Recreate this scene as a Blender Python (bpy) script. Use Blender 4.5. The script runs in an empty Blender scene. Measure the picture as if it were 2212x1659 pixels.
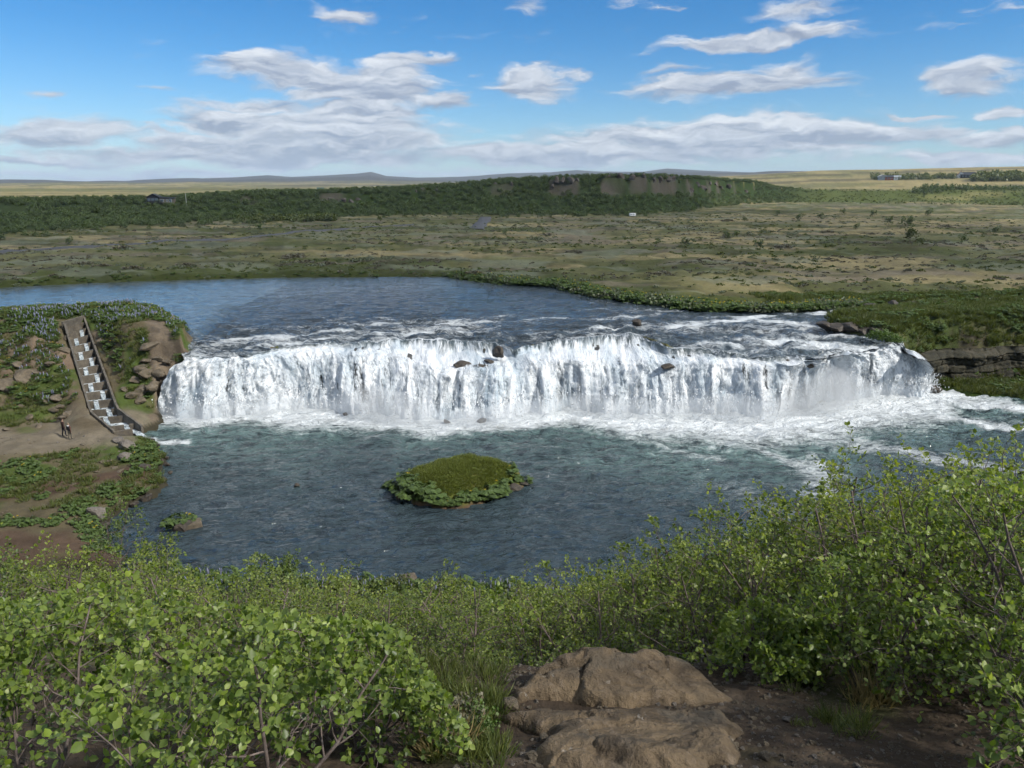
import bpy, bmesh, math, random
import numpy as np
from mathutils import Vector, Matrix, Euler

random.seed(7)
RNG = np.random.default_rng(7)
SC = bpy.context.scene
COL = SC.collection

# ------------------------------------------------------------------ camera, sky, sun, exposure
CAM_Z = 24.0                       # metres above the pool
FOCAL_PX = 731.0                   # at 1024 px width
PITCH = math.radians(15.4)
cam_data = bpy.data.cameras.new('camera')
cam_data.sensor_width = 36.0
cam_data.lens = 36.0 * FOCAL_PX / 1024.0
cam_data.clip_start = 0.05
cam_data.clip_end = 60000.0
cam = bpy.data.objects.new('camera', cam_data)
cam.location = (0, 0, CAM_Z)
cam.rotation_euler = (math.radians(90) - PITCH, 0, 0)
COL.objects.link(cam)
SC.camera = cam

SUN_DIR = Vector((0.70, -0.34, 0.68)).normalized()      # towards the sun: behind the viewer, to the right
sun_data = bpy.data.lights.new('sun', 'SUN')
sun_data.energy = 3.1
sun_data.angle = math.radians(2.5)
sun_data.color = (1.0, 0.95, 0.86)
sun = bpy.data.objects.new('sun', sun_data)
sun.rotation_euler = SUN_DIR.to_track_quat('Z', 'Y').to_euler()
sun.location = (30, -30, 60)
COL.objects.link(sun)

SC.view_settings.view_transform = 'Standard'
SC.view_settings.look = 'None'
SC.view_settings.exposure = 0.75
SC.view_settings.gamma = 1.0
SC.view_settings.use_curve_mapping = False
SC.render.engine = 'CYCLES'
SC.cycles.use_denoising = True
SC.cycles.use_adaptive_sampling = True
SC.cycles.adaptive_threshold = 0.025
SC.cycles.adaptive_min_samples = 12
SC.cycles.max_bounces = 6
SC.cycles.diffuse_bounces = 3
SC.cycles.glossy_bounces = 3
SC.cycles.transmission_bounces = 3
SC.cycles.transparent_max_bounces = 12
SC.cycles.volume_bounces = 1
SC.cycles.caustics_reflective = False
SC.cycles.caustics_refractive = False
SC.cycles.sample_clamp_indirect = 4.0


class NT:
    """Small helper to write node trees."""
    def __init__(self, tree):
        self.t = tree
        tree.nodes.clear()

    def n(self, kind, ins=None, out=0, **props):
        nd = self.t.nodes.new(kind)
        for k, v in props.items():
            setattr(nd, k, v)
        for k, v in (ins or {}).items():
            self.set(nd.inputs[k], v)
        return nd if out is None else nd.outputs[out]

    def set(self, sock, v):
        if isinstance(v, bpy.types.NodeSocket):
            self.t.links.new(v, sock)
        elif isinstance(v, bpy.types.Node):
            self.t.links.new(v.outputs[0], sock)
        else:
            if isinstance(v, (tuple, list)) and len(v) == 3 and sock.type == 'RGBA':
                v = (*v, 1.0)
            sock.default_value = v

    def m(self, op, a, b=0.0, c=None, clamp=False):
        ins = {0: a, 1: b}
        if c is not None:
            ins[2] = c
        return self.n('ShaderNodeMath', ins, operation=op, use_clamp=clamp)

    def vm(self, op, a, b=(0, 0, 0), out=0):
        return self.n('ShaderNodeVectorMath', {0: a, 1: b}, out=out, operation=op)

    def noise(self, vec, scale, detail=4.0, rough=0.55, dist=0.0, out=0, lac=2.0):
        return self.n('ShaderNodeTexNoise', {'Vector': vec, 'Scale': scale, 'Detail': detail, 'Roughness': rough,
                                             'Distortion': dist, 'Lacunarity': lac}, out=out)

    def ramp(self, x, lo, hi, a=0.0, b=1.0, smooth=True):
        return self.n('ShaderNodeMapRange', {0: x, 1: lo, 2: hi, 3: a, 4: b},
                      interpolation_type='SMOOTHSTEP' if smooth else 'LINEAR')

    def mix(self, f, a, b, mode='MIX'):
        nd = self.t.nodes.new('ShaderNodeMix')
        nd.data_type = 'RGBA'
        nd.blend_type = mode
        nd.clamp_factor = True
        self.set(nd.inputs[0], f)
        self.set(nd.inputs[6], a)
        self.set(nd.inputs[7], b)
        return nd.outputs[2]

    def attr(self, name, out=2):
        return self.n('ShaderNodeAttribute', out=out, attribute_name=name)   # 0 colour, 1 vector, 2 factor


def px_dir(dx, dy):
    """Direction of a point of the view given in the 2212 x 1659 layout plan."""
    s = 1024 / 2212
    u = (dx * s - 512) / FOCAL_PX
    v = (384 - dy * s) / FOCAL_PX
    return Vector((u, math.cos(PITCH) + v * math.sin(PITCH), -math.sin(PITCH) + v * math.cos(PITCH)))


def at(dx, dy, z):
    d = px_dir(dx, dy)
    t = (z - CAM_Z) / d.z
    return Vector((d.x * t, d.y * t, z))


def atd(dx, dy, dist):
    d = px_dir(dx, dy)
    t = dist / math.hypot(d.x, d.y)
    return Vector((d.x * t, d.y * t, CAM_Z + d.z * t))


def az_of(dx):
    d = px_dir(dx, 395)
    return math.atan2(d.x, d.y)


def el_of(dx, dy):
    d = px_dir(dx, dy)
    return math.atan2(d.z, math.hypot(d.x, d.y))


# ------------------------------------------------------------------ the sky: clear air with banks of cloud
world = bpy.data.worlds.new('World')
SC.world = world
world.use_nodes = True
N = NT(world.node_tree)
sky = N.n('ShaderNodeTexSky', sky_type='NISHITA', sun_disc=False,
          sun_elevation=math.asin(SUN_DIR.z), sun_rotation=math.atan2(SUN_DIR.x, SUN_DIR.y),
          altitude=100.0, air_density=1.0, dust_density=0.25, ozone_density=2.2)
dirv = N.n('ShaderNodeTexCoord', out=0)
sep = N.n('ShaderNodeSeparateXYZ', {0: dirv}, out=None)
azd = N.m('MULTIPLY', N.m('ARCTAN2', sep.outputs[0], sep.outputs[1]), 57.2958)
eld = N.m('MULTIPLY', N.m('ARCSINE', sep.outputs[2]), 57.2958)
flat = N.n('ShaderNodeCombineXYZ', {0: azd, 1: eld, 2: 0.0})
# cloud sheet coordinates: wide and flat streaks
warp = N.vm('SUBTRACT', N.noise(N.vm('MULTIPLY', flat, (0.16, 0.42, 1)), 1.0, 5.0, 0.58, out=1), (0.5, 0.5, 0.5))
flatw = N.vm('ADD', flat, N.vm('MULTIPLY', warp, (6.0, 2.9, 0)))
# named cloud banks: layout x, y, half width, half height, weight
BANKS = [
    (560, 130, 110, 26, 0.8), (740, 300, 330, 40, .8), (560, 225, 240, 26, .6), (620, 150, 185, 42, 0.9), (790, 185, 190, 52, 1.0), (850, 160, 90, 50, .9), (700, 275, 300, 42, 1.0), (480, 255, 160, 34, .9),
    (790, 235, 160, 34, .9), (970, 215, 60, 36, .75), (905, 120, 100, 18, .6), (640, 310, 430, 34, .9),
    (740, 35, 75, 30, .6), (1140, 180, 105, 40, .95), (1240, 160, 70, 14, .5), (1130, 10, 60, 28, .5),
    (1620, 80, 210, 24, .85), (1740, 70, 130, 28, .7), (1580, 180, 280, 32, .95), (1440, 150, 70, 14, .5),
    (1700, 150, 110, 24, .6), (2085, 165, 125, 44, .95), (2175, 240, 80, 22, .85), (1995, 242, 80, 9, .6),
    (1560, 300, 520, 54, 1.0), (1200, 335, 420, 30, .85), (1900, 290, 260, 26, .8), (560, 335, 640, 26, .85), (120, 290, 240, 44, .8),
    (90, 345, 330, 14, .75), (2150, 300, 160, 22, .8), (2080, 345, 260, 18, .8), (75, 186, 55, 14, .5),
    (330, 187, 60, 9, .4), (1740, 20, 110, 28, .55), (325, 297, 60, 14, .6), (300, 378, 420, 10, .55), (1180, 372, 420, 10, .5),
]
cov = None
shade = None
for (bx, by, bw, bh, wt) in BANKS:
    ca = math.degrees(az_of(bx) if by > 300 else math.atan2(px_dir(bx, by).x, px_dir(bx, by).y))
    ce = math.degrees(el_of(bx, by))
    d0, d1 = px_dir(bx - bw, by), px_dir(bx + bw, by)
    ra = abs(math.degrees(math.atan2(d1.x, d1.y) - math.atan2(d0.x, d0.y))) / 2
    re = abs(math.degrees(el_of(bx, by - bh) - el_of(bx, by + bh))) / 2
    q = N.vm('MULTIPLY', N.vm('SUBTRACT', flatw, (ca, ce, 0)), (1 / ra, 1 / re, 0))
    ln = N.vm('LENGTH', q, out=1)
    w = N.ramp(ln, 1.35, 0.0, 0.0, wt)
    vy = N.n('ShaderNodeSeparateXYZ', {0: q}, out=1)
    sv = N.m('MULTIPLY', w, vy)
    cov = w if cov is None else N.m('MAXIMUM', cov, w)
    shade = sv if shade is None else N.m('ADD', shade, sv)
body = N.noise(N.vm('MULTIPLY', flatw, (0.09, 0.48, 1)), 1.0, 6.0, 0.60, 0.25)
fine = N.noise(N.vm('MULTIPLY', flatw, (0.28, 1.35, 1)), 1.0, 5.0, 0.58, 0.3)
# loose cloud everywhere in the sky, thicker low down
plan = N.vm('DIVIDE', dirv, N.n('ShaderNodeCombineXYZ', {0: N.m('ADD', N.m('MAXIMUM', sep.outputs[2], 0.0), .10), 1: N.m('ADD', N.m('MAXIMUM', sep.outputs[2], 0.0), .10), 2: 1.0}))
sheet = N.noise(N.vm('MULTIPLY', plan, (0.9, 1.5, 0)), 1.0, 4.0, 0.55, 0.2)
high = N.m('MULTIPLY', N.ramp(sheet, 0.30, 0.48), N.ramp(eld, 12.5, 21.0, 0.0, 0.9))
loose = N.m('MULTIPLY', N.ramp(body, 0.56, 0.74), N.ramp(eld, 40.0, 2.0, 0.0, 0.5))
loose = N.m('MAXIMUM', loose, high)
dens = N.m('ADD', N.m('MAXIMUM', cov, loose), N.m('MULTIPLY', N.m('SUBTRACT', fine, 0.5), 0.85))
dens = N.m('ADD', dens, N.m('MULTIPLY', N.m('SUBTRACT', body, 0.5), 0.8))
mask = N.ramp(dens, 0.07, 0.58)
mask = N.m('MULTIPLY', mask, N.ramp(eld, -2.0, 0.3))
fine_up = N.noise(N.vm('MULTIPLY', N.vm('ADD', flatw, (0.35, 0.50, 0)), (0.28, 1.35, 1)), 1.0, 5.0, 0.58, 0.3)
relief = N.m('MULTIPLY', N.m('SUBTRACT', fine, fine_up), 2.0)
lit = N.m('ADD', N.m('ADD', N.m('MULTIPLY', shade, 0.70), 0.42), relief, clamp=True)
thick = N.ramp(dens, 0.5, 1.35)
ccol = N.mix(lit, (2.15, 2.55, 3.35), (5.6, 5.85, 6.2))
ccol = N.mix(N.m('MULTIPLY', thick, 0.35), ccol, (3.0, 3.6, 4.6))
SKY_TINT = N.mix(1.0, sky, N.mix(N.ramp(eld, -1.0, 13.0), (0.52, 0.70, 0.90), (0.17, 0.52, 0.82)), 'MULTIPLY')
final = N.mix(N.m('MULTIPLY', mask, 0.94), SKY_TINT, ccol)
bg = N.n('ShaderNodeBackground', {'Color': final, 'Strength': 0.090})
N.n('ShaderNodeOutputWorld', {'Surface': bg}, out=None)
world.cycles.sampling_method = 'MANUAL'
world.cycles.sample_map_resolution = 256


# ------------------------------------------------------------------ numpy noise
def _hash(ix, iy, seed):
    h = (ix.astype(np.int64) * 374761393 + iy.astype(np.int64) * 668265263 + seed * 1442695041) & 0xFFFFFFFF
    h = ((h ^ (h >> 13)) * 1274126177) & 0xFFFFFFFF
    h = (h ^ (h >> 16)) & 0xFFFFFFFF
    return h.astype(np.float64) / 2147483648.0 - 1.0


def vnoise(x, y, seed=0):
    x = np.asarray(x, float); y = np.asarray(y, float)
    ix = np.floor(x); iy = np.floor(y)
    fx = x - ix; fy = y - iy
    u = fx * fx * fx * (fx * (fx * 6 - 15) + 10)
    v = fy * fy * fy * (fy * (fy * 6 - 15) + 10)
    a = _hash(ix, iy, seed); b = _hash(ix + 1, iy, seed)
    c = _hash(ix, iy + 1, seed); d = _hash(ix + 1, iy + 1, seed)
    return (a + (b - a) * u) * (1 - v) + (c + (d - c) * u) * v


def fbm(x, y, octv=4, seed=0, gain=0.5, lac=2.03):
    s = 0; amp = 1; tot = 0
    for i in range(octv):
        s = s + amp * vnoise(x, y, seed + 17 * i)
        tot += amp
        x = np.asarray(x) * lac + 13.7; y = np.asarray(y) * lac + 7.3
        amp *= gain
    return s / tot * 1.5


def sstep(x, a, b):
    t = np.clip((np.asarray(x, float) - a) / (b - a), 0, 1)
    return t * t * (3 - 2 * t)


def sdist(x, y, poly):
    """Signed distance to a closed polygon, positive inside."""
    x = np.asarray(x, float); y = np.asarray(y, float)
    best = np.full(x.shape, 1e18)
    inside = np.zeros(x.shape, bool)
    n = len(poly)
    for i in range(n):
        ax, ay = poly[i]; bx, by = poly[(i + 1) % n]
        ex, ey = bx - ax, by - ay
        L2 = ex * ex + ey * ey
        if L2 < 1e-9:
            continue
        t = np.clip(((x - ax) * ex + (y - ay) * ey) / L2, 0, 1)
        dd = (x - ax - t * ex) ** 2 + (y - ay - t * ey) ** 2
        best = np.minimum(best, dd)
        cond = (ay > y) != (by > y)
        if abs(ey) > 1e-12:
            inside ^= cond & (x < (bx - ax) * (y - ay) / (by - ay) + ax)
    d = np.sqrt(best)
    return np.where(inside, d, -d)


def ldist(x, y, line):
    x = np.asarray(x, float); y = np.asarray(y, float)
    best = np.full(x.shape, 1e18)
    for (ax, ay), (bx, by) in zip(line[:-1], line[1:]):
        ex, ey = bx - ax, by - ay
        t = np.clip(((x - ax) * ex + (y - ay) * ey) / (ex * ex + ey * ey + 1e-9), 0, 1)
        best = np.minimum(best, (x - ax - t * ex) ** 2 + (y - ay - t * ey) ** 2)
    return np.sqrt(best)


# ------------------------------------------------------------------ mesh helpers
def fast_mesh(name, V, F, smooth=True):
    V = np.asarray(V, np.float32); F = np.asarray(F, np.int32)
    me = bpy.data.meshes.new(name)
    me.vertices.add(len(V)); me.vertices.foreach_set('co', V.ravel())
    k = F.shape[1]
    me.loops.add(F.size); me.loops.foreach_set('vertex_index', F.ravel())
    me.polygons.add(len(F))
    me.polygons.foreach_set('loop_start', np.arange(0, F.size, k, dtype=np.int32))
    me.update(calc_edges=True)
    me.validate()
    if smooth:
        me.polygons.foreach_set('use_smooth', np.ones(len(me.polygons), bool))
    return me


def put_attr(me, name, arr, kind='FLOAT'):
    a = me.attributes.new(name, kind, 'POINT')
    if kind == 'FLOAT_COLOR':
        arr = np.concatenate([arr, np.ones((len(arr), 1))], 1)
        a.data.foreach_set('color', np.asarray(arr, np.float32).ravel())
    else:
        a.data.foreach_set('value', np.asarray(arr, np.float32).ravel())


def link(name, me, mat=None, parent=None, kind=None, label=None, cat=None, group=None):
    o = bpy.data.objects.new(name, me)
    COL.objects.link(o)
    if mat is not None:
        if not me.materials:
            me.materials.append(mat)
    if parent is not None:
        o.parent = parent
    tag(o, label, cat, group, kind)
    return o


def tag(o, label=None, cat=None, group=None, kind=None):
    if label: o['label'] = label
    if cat: o['category'] = cat
    if group: o['group'] = group
    if kind: o['kind'] = kind
    return o


def empty(name, loc=(0, 0, 0), label=None, cat=None, group=None, rz=0.0):
    o = bpy.data.objects.new(name, None)
    o.empty_display_size = 0.3
    o.location = loc
    o.rotation_euler = (0, 0, rz)
    COL.objects.link(o)
    return tag(o, label, cat, group)


def grid_faces(nu, nv):
    i = np.arange((nu - 1) * (nv - 1))
    a = (i // (nv - 1)) * nv + i % (nv - 1)
    return np.stack([a, a + nv, a + nv + 1, a + 1], 1)


def new_mat(name):
    m = bpy.data.materials.new(name)
    m.use_nodes = True
    return m, NT(m.node_tree)
# ------------------------------------------------------------------ plan of the river, fall and banks
# key stations across the fall: (upper lip x,y,z), (second lip x,y,z), (foot x,y)
FALL = [
    ((398, 772, 6.0), (394, 778, 5.85), (345, 893)), ((470, 768, 6.0), (466, 775, 5.85), (445, 902)),
    ((535, 766, 6.0), (533, 772, 5.85), (535, 892)), ((605, 750, 6.0), (606, 760, 5.8), (640, 882)),
    ((690, 744, 6.0), (690, 756, 5.7), (715, 884)), ((770, 740, 6.0), (772, 757, 5.6), (795, 892)),
    ((860, 735, 6.05), (865, 765, 5.3), (880, 902)), ((955, 733, 6.1), (950, 796, 4.7), (952, 910)),
    ((1050, 740, 6.1), (1072, 798, 4.7), (1068, 910)), ((1115, 748, 6.0), (1125, 782, 5.1), (1145, 898)),
    ((1210, 737, 6.1), (1215, 776, 5.2), (1222, 883)), ((1330, 722, 6.2), (1330, 780, 5.0), (1335, 897)),
    ((1385, 728, 6.1), (1400, 778, 5.1), (1410, 895)), ((1440, 748, 5.95), (1450, 780, 5.2), (1460, 892)),
    ((1530, 756, 5.9), (1535, 782, 5.25), (1540, 895)), ((1640, 766, 5.85), (1642, 786, 5.3), (1645, 902)),
    ((1760, 770, 5.85), (1762, 784, 5.45), (1765, 872)), ((1835, 760, 5.9), (1840, 768, 5.7), (1865, 858)),
    ((1915, 742, 6.0), (1925, 746, 5.85), (1960, 850)), ((1945, 744, 5.95), (1960, 752, 5.7), (1992, 846)),
    ((1962, 752, 5.9), (1982, 772, 5.3), (2004, 843)),
]
LIP = [at(*a) for a, b, c in FALL]
LIP2 = [at(*b) for a, b, c in FALL]
FOOT = [at(c[0], c[1], 0.0) for a, b, c in FALL]
xy = lambda pts: [(p[0], p[1]) for p in pts]
Z_RIVER = 6.35
FAR_BANK = [(-170, 121), (-110, 120)] + [tuple(at(a, b, 6.45)[:2]) for a, b in [
    (0, 622), (150, 614), (300, 608), (600, 600), (960, 598), (1000, 604), (1100, 616), (1200, 621), (1290, 641), (1400, 656),
    (1480, 668), (1560, 674), (1700, 674), (1790, 669), (1870, 663)]]
PENINSULA_EDGE = [(44.5, 85.0), (41.2, 88.0), (39.6, 91.5), (44.0, 97.5), (51.0, 103.0), (63.0, 108.5), (82.0, 110.5), (170, 113)]
PROMONTORY_EDGE = [(-170, 93), (-90, 94.5), (-58, 96), (-50, 97), (-43.5, 93), (-38.5, 85.5), (-37.0, 80.5)]
RIVER = xy(LIP) + PENINSULA_EDGE + [(170, 116), (82, 113.5), (62, 110.5)] + FAR_BANK[::-1] + PROMONTORY_EDGE
SHORE = [tuple(at(a, b, 0.0)[:2]) for a, b in [
    (345, 900), (352, 915), (300, 937), (318, 955), (340, 975), (356, 1000), (338, 1020), (358, 1050), (330, 1072), (285, 1085), (240, 1118), (206, 1150),
    (222, 1185), (300, 1225), (370, 1245), (450, 1255), (520, 1275), (620, 1272), (720, 1283), (860, 1278), (950, 1290), (1080, 1287), (1190, 1290), (1350, 1295)]]
NEAR_RIGHT = [(30, 39.5), (60, 43), (170, 54)]
RIGHT_LEDGE = [(50.5, 86.5), (53.7, 82.2), (58.5, 80.2), (72, 79.0), (95, 80), (170, 84)]
POOL = [(p[0], p[1] + 0.4) for p in FOOT] + RIGHT_LEDGE + NEAR_RIGHT[::-1] + SHORE[::-1]
FALL_GAP = [(p[0], p[1] + 0.7) for p in LIP] + xy(FOOT)[::-1]
ISLAND = [tuple(at(a, b, 0.0)[:2]) for a, b in [
    (850, 1057), (872, 1078), (915, 1092), (960, 1100), (1000, 1097), (1035, 1086), (1090, 1068), (1136, 1046), (1122, 1028), (1090, 1013), (1000, 1008), (930, 1013), (880, 1030)]]

LADDER_L = [at(141, 697, 8.0), at(198, 887, 2.0), at(248, 929, 1.2)]
LADDER_R = [at(180, 686, 8.0), at(251, 880, 2.2), at(304, 920, 1.2)]
LADDER_C = [(LADDER_L[i] + LADDER_R[i]) / 2 for i in range(3)]

# profile of the hillside below the viewpoint (y, height above the pool)
SLOPE_Y = [-60, -10, 0.0, 2.4, 3.2, 3.95, 4.4, 6.0, 10.0, 20.0, 30.0, 36.5, 39.5, 46]
SLOPE_Z = [28, 23.5, CAM_Z - 1.7, CAM_Z - 2.3, CAM_Z - 2.62, CAM_Z - 2.88, CAM_Z - 3.7, CAM_Z - 5.3, CAM_Z - 8.7, CAM_Z - 15.3, CAM_Z - 20.4, CAM_Z - 23.1, 0.35, -1.0]
RX = [-250, -75, -56, -50, -45, -41, -38, -35, 0, 44, 48, 53, 62, 80, 170]
RY0 = [60, 64, 66, 67.5, 70.5, 72.0, 73.5, 75.0, 76, 80, 84.0, 87.2, 88.7, 90.5, 95]
RY1 = [88, 87, 86, 85.5, 83.0, 81.0, 79.0, 77.5, 79, 84, 87.0, 92.0, 94.5, 97, 102]

# far country by azimuth: foot and brow of the wooded bluff, skyline of the hills
def _tab(rows):
    return np.array([az_of(r[0]) for r in rows]), [np.array([r[i] for r in rows], float) for i in range(1, len(rows[0]))]
BL_AZ, (BL_FOOT_Y, BL_TOP_Y, BL_W) = _tab([
    (-1400, 512, 437, 70), (-500, 506, 436, 65), (0, 500, 434, 60), (100, 494, 433, 60), (200, 488, 431, 58), (330, 482, 430, 55), (500, 474, 419, 50), (600, 470, 415, 50),
    (700, 467, 412, 50), (850, 463, 408, 50), (1000, 461, 398, 50), (1100, 461, 388, 50), (1250, 462, 382, 52), (1400, 461, 380, 52),
    (1500, 452, 384, 50), (1560, 446, 388, 50), (1630, 440, 392, 48), (1680, 437, 404, 60), (1750, 433, 409, 70), (1900, 424, 410, 80), (2000, 420, 410, 90), (2212, 416, 408, 120), (2800, 412, 404, 150), (3600, 410, 402, 150)])
def _el(dy): return math.atan2(px_dir(1106, dy).z, math.hypot(px_dir(1106, dy).x, px_dir(1106, dy).y))
_lx = lambda a: min(max(1106 + math.tan(a) / math.cos(PITCH) * FOCAL_PX * 2212 / 1024, -200), 2412)
BL_D0 = np.array([(CAM_Z - 9.0) / math.tan(-el_of(_lx(a), v)) for a, v in zip(BL_AZ, BL_FOOT_Y)])
BL_D0 = np.clip(BL_D0, 200, 640)
BL_D1 = BL_D0 + BL_W
BL_Z1 = np.array([CAM_Z + d * math.tan(el_of(_lx(a), v)) for d, a, v in zip(BL_D1, BL_AZ, BL_TOP_Y)])
SK_AZ, (SK_Y,) = _tab([(-1500, 398), (-500, 396), (0, 395), (90, 393), (170, 397), (240, 399), (340, 391), (430, 386), (520, 383), (580, 379), (630, 383), (700, 381), (770, 377), (803, 373), (835, 382), (900, 385),
    (1000, 383), (1100, 377), (1190, 375), (1245, 370), (1300, 372), (1390, 371), (1440, 364), (1490, 367), (1600, 372), (1680, 373), (1800, 371), (1950, 368), (2100, 364), (2212, 362), (2800, 355), (3600, 360)])
SK_EL = np.array([el_of(_lx(a), v) for a, v in zip(SK_AZ, SK_Y)])
NR_AZ, (NR_Y,) = _tab([(-1500, 440), (0, 430), (400, 425), (800, 412), (1000, 405), (1300, 396), (1500, 386), (1650, 377), (1760, 370), (1850, 368), (1950, 366.5), (2100, 364), (2212, 362), (2800, 352), (3600, 356)])
NR_EL = np.array([el_of(_lx(a), v) for a, v in zip(NR_AZ, NR_Y)])
CLIFFS = [(515, 552, .55), (690, 775, .75), (880, 960, .5), (1060, 1110, .45), (1185, 1250, .8), (1298, 1350, 1), (1360, 1398, 1), (1408, 1462, .9), (1475, 1632, 1)]


def cliff_mask(az):
    m = np.zeros_like(az)
    for a, b, s in CLIFFS:
        m = np.maximum(m, s * sstep(az, az_of(a) - .003, az_of(a) + .003) * (1 - sstep(az, az_of(b) - .003, az_of(b) + .003)))
    return m


def bluff_t(x, y):
    """0 at the bluff's foot, 1 at its brow."""
    d = np.hypot(x, y); az = np.arctan2(x, y)
    d0 = np.interp(az, BL_AZ, BL_D0); d1 = np.interp(az, BL_AZ, BL_D1)
    wob = fbm(x * .012, y * .012, 3, 51) * 9
    return (d - d0 - wob) / (d1 - d0)


def ground_z(x, y, detail=True):
    x = np.asarray(x, float); y = np.asarray(y, float)
    d = np.hypot(x, y); az = np.arctan2(x, y)
    # hillside and low bank
    ys = y + fbm(x * .12, y * .12, 3, 3) * np.clip((y - 5) * .12, 0, 1.6)
    prof = np.interp(ys - np.clip((np.abs(x) - 12) * 0.06, 0, 3) * np.clip((y - 4) / 10, 0, 1), SLOPE_Y, SLOPE_Z)
    beach = np.where(x < 0, 0.95 + fbm(x * .16, y * .16, 3, 5) * .28, 0.7 + fbm(x * .2, y * .2, 3, 6) * .35)
    low = np.maximum(prof, np.where(y > 30, beach, -9))
    yw = y + fbm(x * .22, y * .22, 3, 9) * 1.0
    rt = np.clip((yw - np.interp(x, RX, RY0)) / (np.interp(x, RX, RY1) - np.interp(x, RX, RY0)), 0, 1)
    rt = rt * .6 + .4 * rt * rt * (3 - 2 * rt)
    ledges = rt + np.where((rt > 0) & (rt < 1), .035 * np.sin(rt * 26 + fbm(x * .3, y * .3, 2, 12) * 3), 0)
    high = np.where(x < 0, 8.5 + .5 * fbm(x * .1, y * .1, 3, 14), 7.6 + .4 * fbm(x * .12, y * .12, 3, 15))
    north = 7.0 + np.clip((y - 112) * 0.006, 0, 2.0) + fbm(x * .05, y * .05, 4, 21) * .5
    high = high + (north - high) * sstep(y, 96, 104)
    h = low + (high - low) * ledges
    # far country
    nz = 7.0 + np.clip((d - 130) * 0.006, 0, 2.2) + fbm(x * .045, y * .045, 4, 21) * .55
    h = np.where(y > 108, nz, h)
    t = bluff_t(x, y)
    z1 = np.interp(az, BL_AZ, BL_Z1)
    cm = cliff_mask(az)
    g = np.interp(np.clip(t, 0, 1), [0, .2, .55, .72, 1], [0, .12, .50, .78, 1])
    gc = np.interp(np.clip(t, 0, 1), [0, .2, .55, .63, .70, 1], [0, .12, .48, .52, .93, 1])
    g = g + (gc - g) * cm
    bz = 9.0 + (z1 - 9.0) * g + fbm(x * .03, y * .03, 4, 23) * 1.1 * np.clip(t * 2, 0, 1) * np.clip(1.4 - t, 0.15, 1)
    # behind the brow the land falls away a little to the plain, then climbs to the hills
    plain = 9.0 + (np.clip(d, 900, 3000) - 900) * .0035
    # nearer range on the right
    nr = CAM_Z + 1900 * np.tan(np.interp(az, NR_AZ, NR_EL))
    nr = np.maximum(nr, plain)
    back = np.interp(d, [0, 300], [0, 0])
    d1 = np.interp(az, BL_AZ, BL_D1)
    k = np.clip((d - d1) / 250, 0, 1)
    k2 = sstep(d, 800, 1900)
    back = z1 + (np.minimum(z1 - 1.0, plain + 4) - z1) * k
    back = back + (nr - back) * k2
    roll = fbm(x * .0016, y * .004, 4, 31)
    back = back + roll * np.interp(d, [400, 900, 1900, 3000], [0, 1.5, 4, 8])
    sk = CAM_Z + 9000 * np.tan(np.interp(az, SK_AZ, SK_EL))
    hk = sstep(d, 3200, 9000)
    back = np.where(d > 1900, back + (np.maximum(sk, plain) - back) * (hk * .75 + .25 * hk ** 3) + fbm(x * .0006, y * .0006, 4, 33) * 28 * np.sin(np.clip((d - 3200) / 5800, 0, 1) * math.pi), back)
    back = np.where(d > 9000, sk - (d - 9000) * .012, back)
    bz = np.where(t > 1, back, bz)
    h = np.where(y > 108, np.where(t > 0, np.maximum(bz, nz * 0 + 8.2), h), h)
    h = np.where((y > 108) & (t > -0.35) & (t <= 0), h + (8.6 - h) * sstep(t, -.35, 0), h)
    if detail:
        tus = np.clip((y - 90) / 25, 0, 1) * np.clip(1.2 - t * 1.5, 0, 1)
        h = h + tus * (np.abs(vnoise(x * .22, y * .22, 41)) * .55 + vnoise(x * .55, y * .55, 42) * .20)
        nb = np.clip((y - 44) / 8, 0, 1) * np.clip((104 - y) / 6, 0, 1)
        h = h + nb * (fbm(x * .55, y * .55, 3, 43) * .16 + np.clip(rt * (1 - rt) * 4, 0, 1) * (np.abs(fbm(x * .5, y * .6, 3, 44)) * 0.9 - .25))
        nr_ = np.clip((6 - d) / 2, 0, 1)
        h = h + nr_ * (fbm(x * 2.1, y * 2.1, 5, 45) * .045) + np.clip((y - 4.5) / 4, 0, 1) * np.clip((42 - y) / 4, 0, 1) * fbm(x * .5, y * .5, 4, 46) * .3
    # bed of the fish ladder
    lz = (x < -30) & (x > -62) & (y > 60) & (y < 94)
    if lz.any():
        qx, qy = x[lz], y[lz]
        dmin = np.full(qx.shape, 99.0); zl = np.zeros(qx.shape)
        for A, B in zip(LADDER_C[:-1], LADDER_C[1:]):
            ex, ey = B.x - A.x, B.y - A.y
            tt = np.clip(((qx - A.x) * ex + (qy - A.y) * ey) / (ex * ex + ey * ey), 0, 1)
            dd = np.hypot(qx - A.x - tt * ex, qy - A.y - tt * ey)
            zl = np.where(dd < dmin, A.z + (B.z - A.z) * tt, zl); dmin = np.minimum(dd, dmin)
        hh = h[lz]
        side = zl - .35 + (dmin - 1.2) * .15
        k = sstep(dmin, 4.5, 1.5)
        hh = hh + (side - hh) * k
        h[lz] = np.where(dmin < 1.22, np.minimum(hh, zl - 2.1), hh)
    # water bodies cut into the land
    near = (y > 30) & (y < 150)
    sr = np.full(x.shape, -99.0); sp = sr.copy(); sf = sr.copy()
    if near.any():
        sr[near] = sdist(x[near], y[near], RIVER)
        sp[near] = sdist(x[near], y[near], POOL)
        sf[near] = sdist(x[near], y[near], FALL_GAP)
    bw = np.where(x > 36, .9, 2.5)
    bank = np.clip(1 + sr / bw, 0, 1)
    h = np.where((sr > -bw) & (sr <= 0) & (y > 84), h + (Z_RIVER + .30 - h) * bank ** 2, h)
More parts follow.
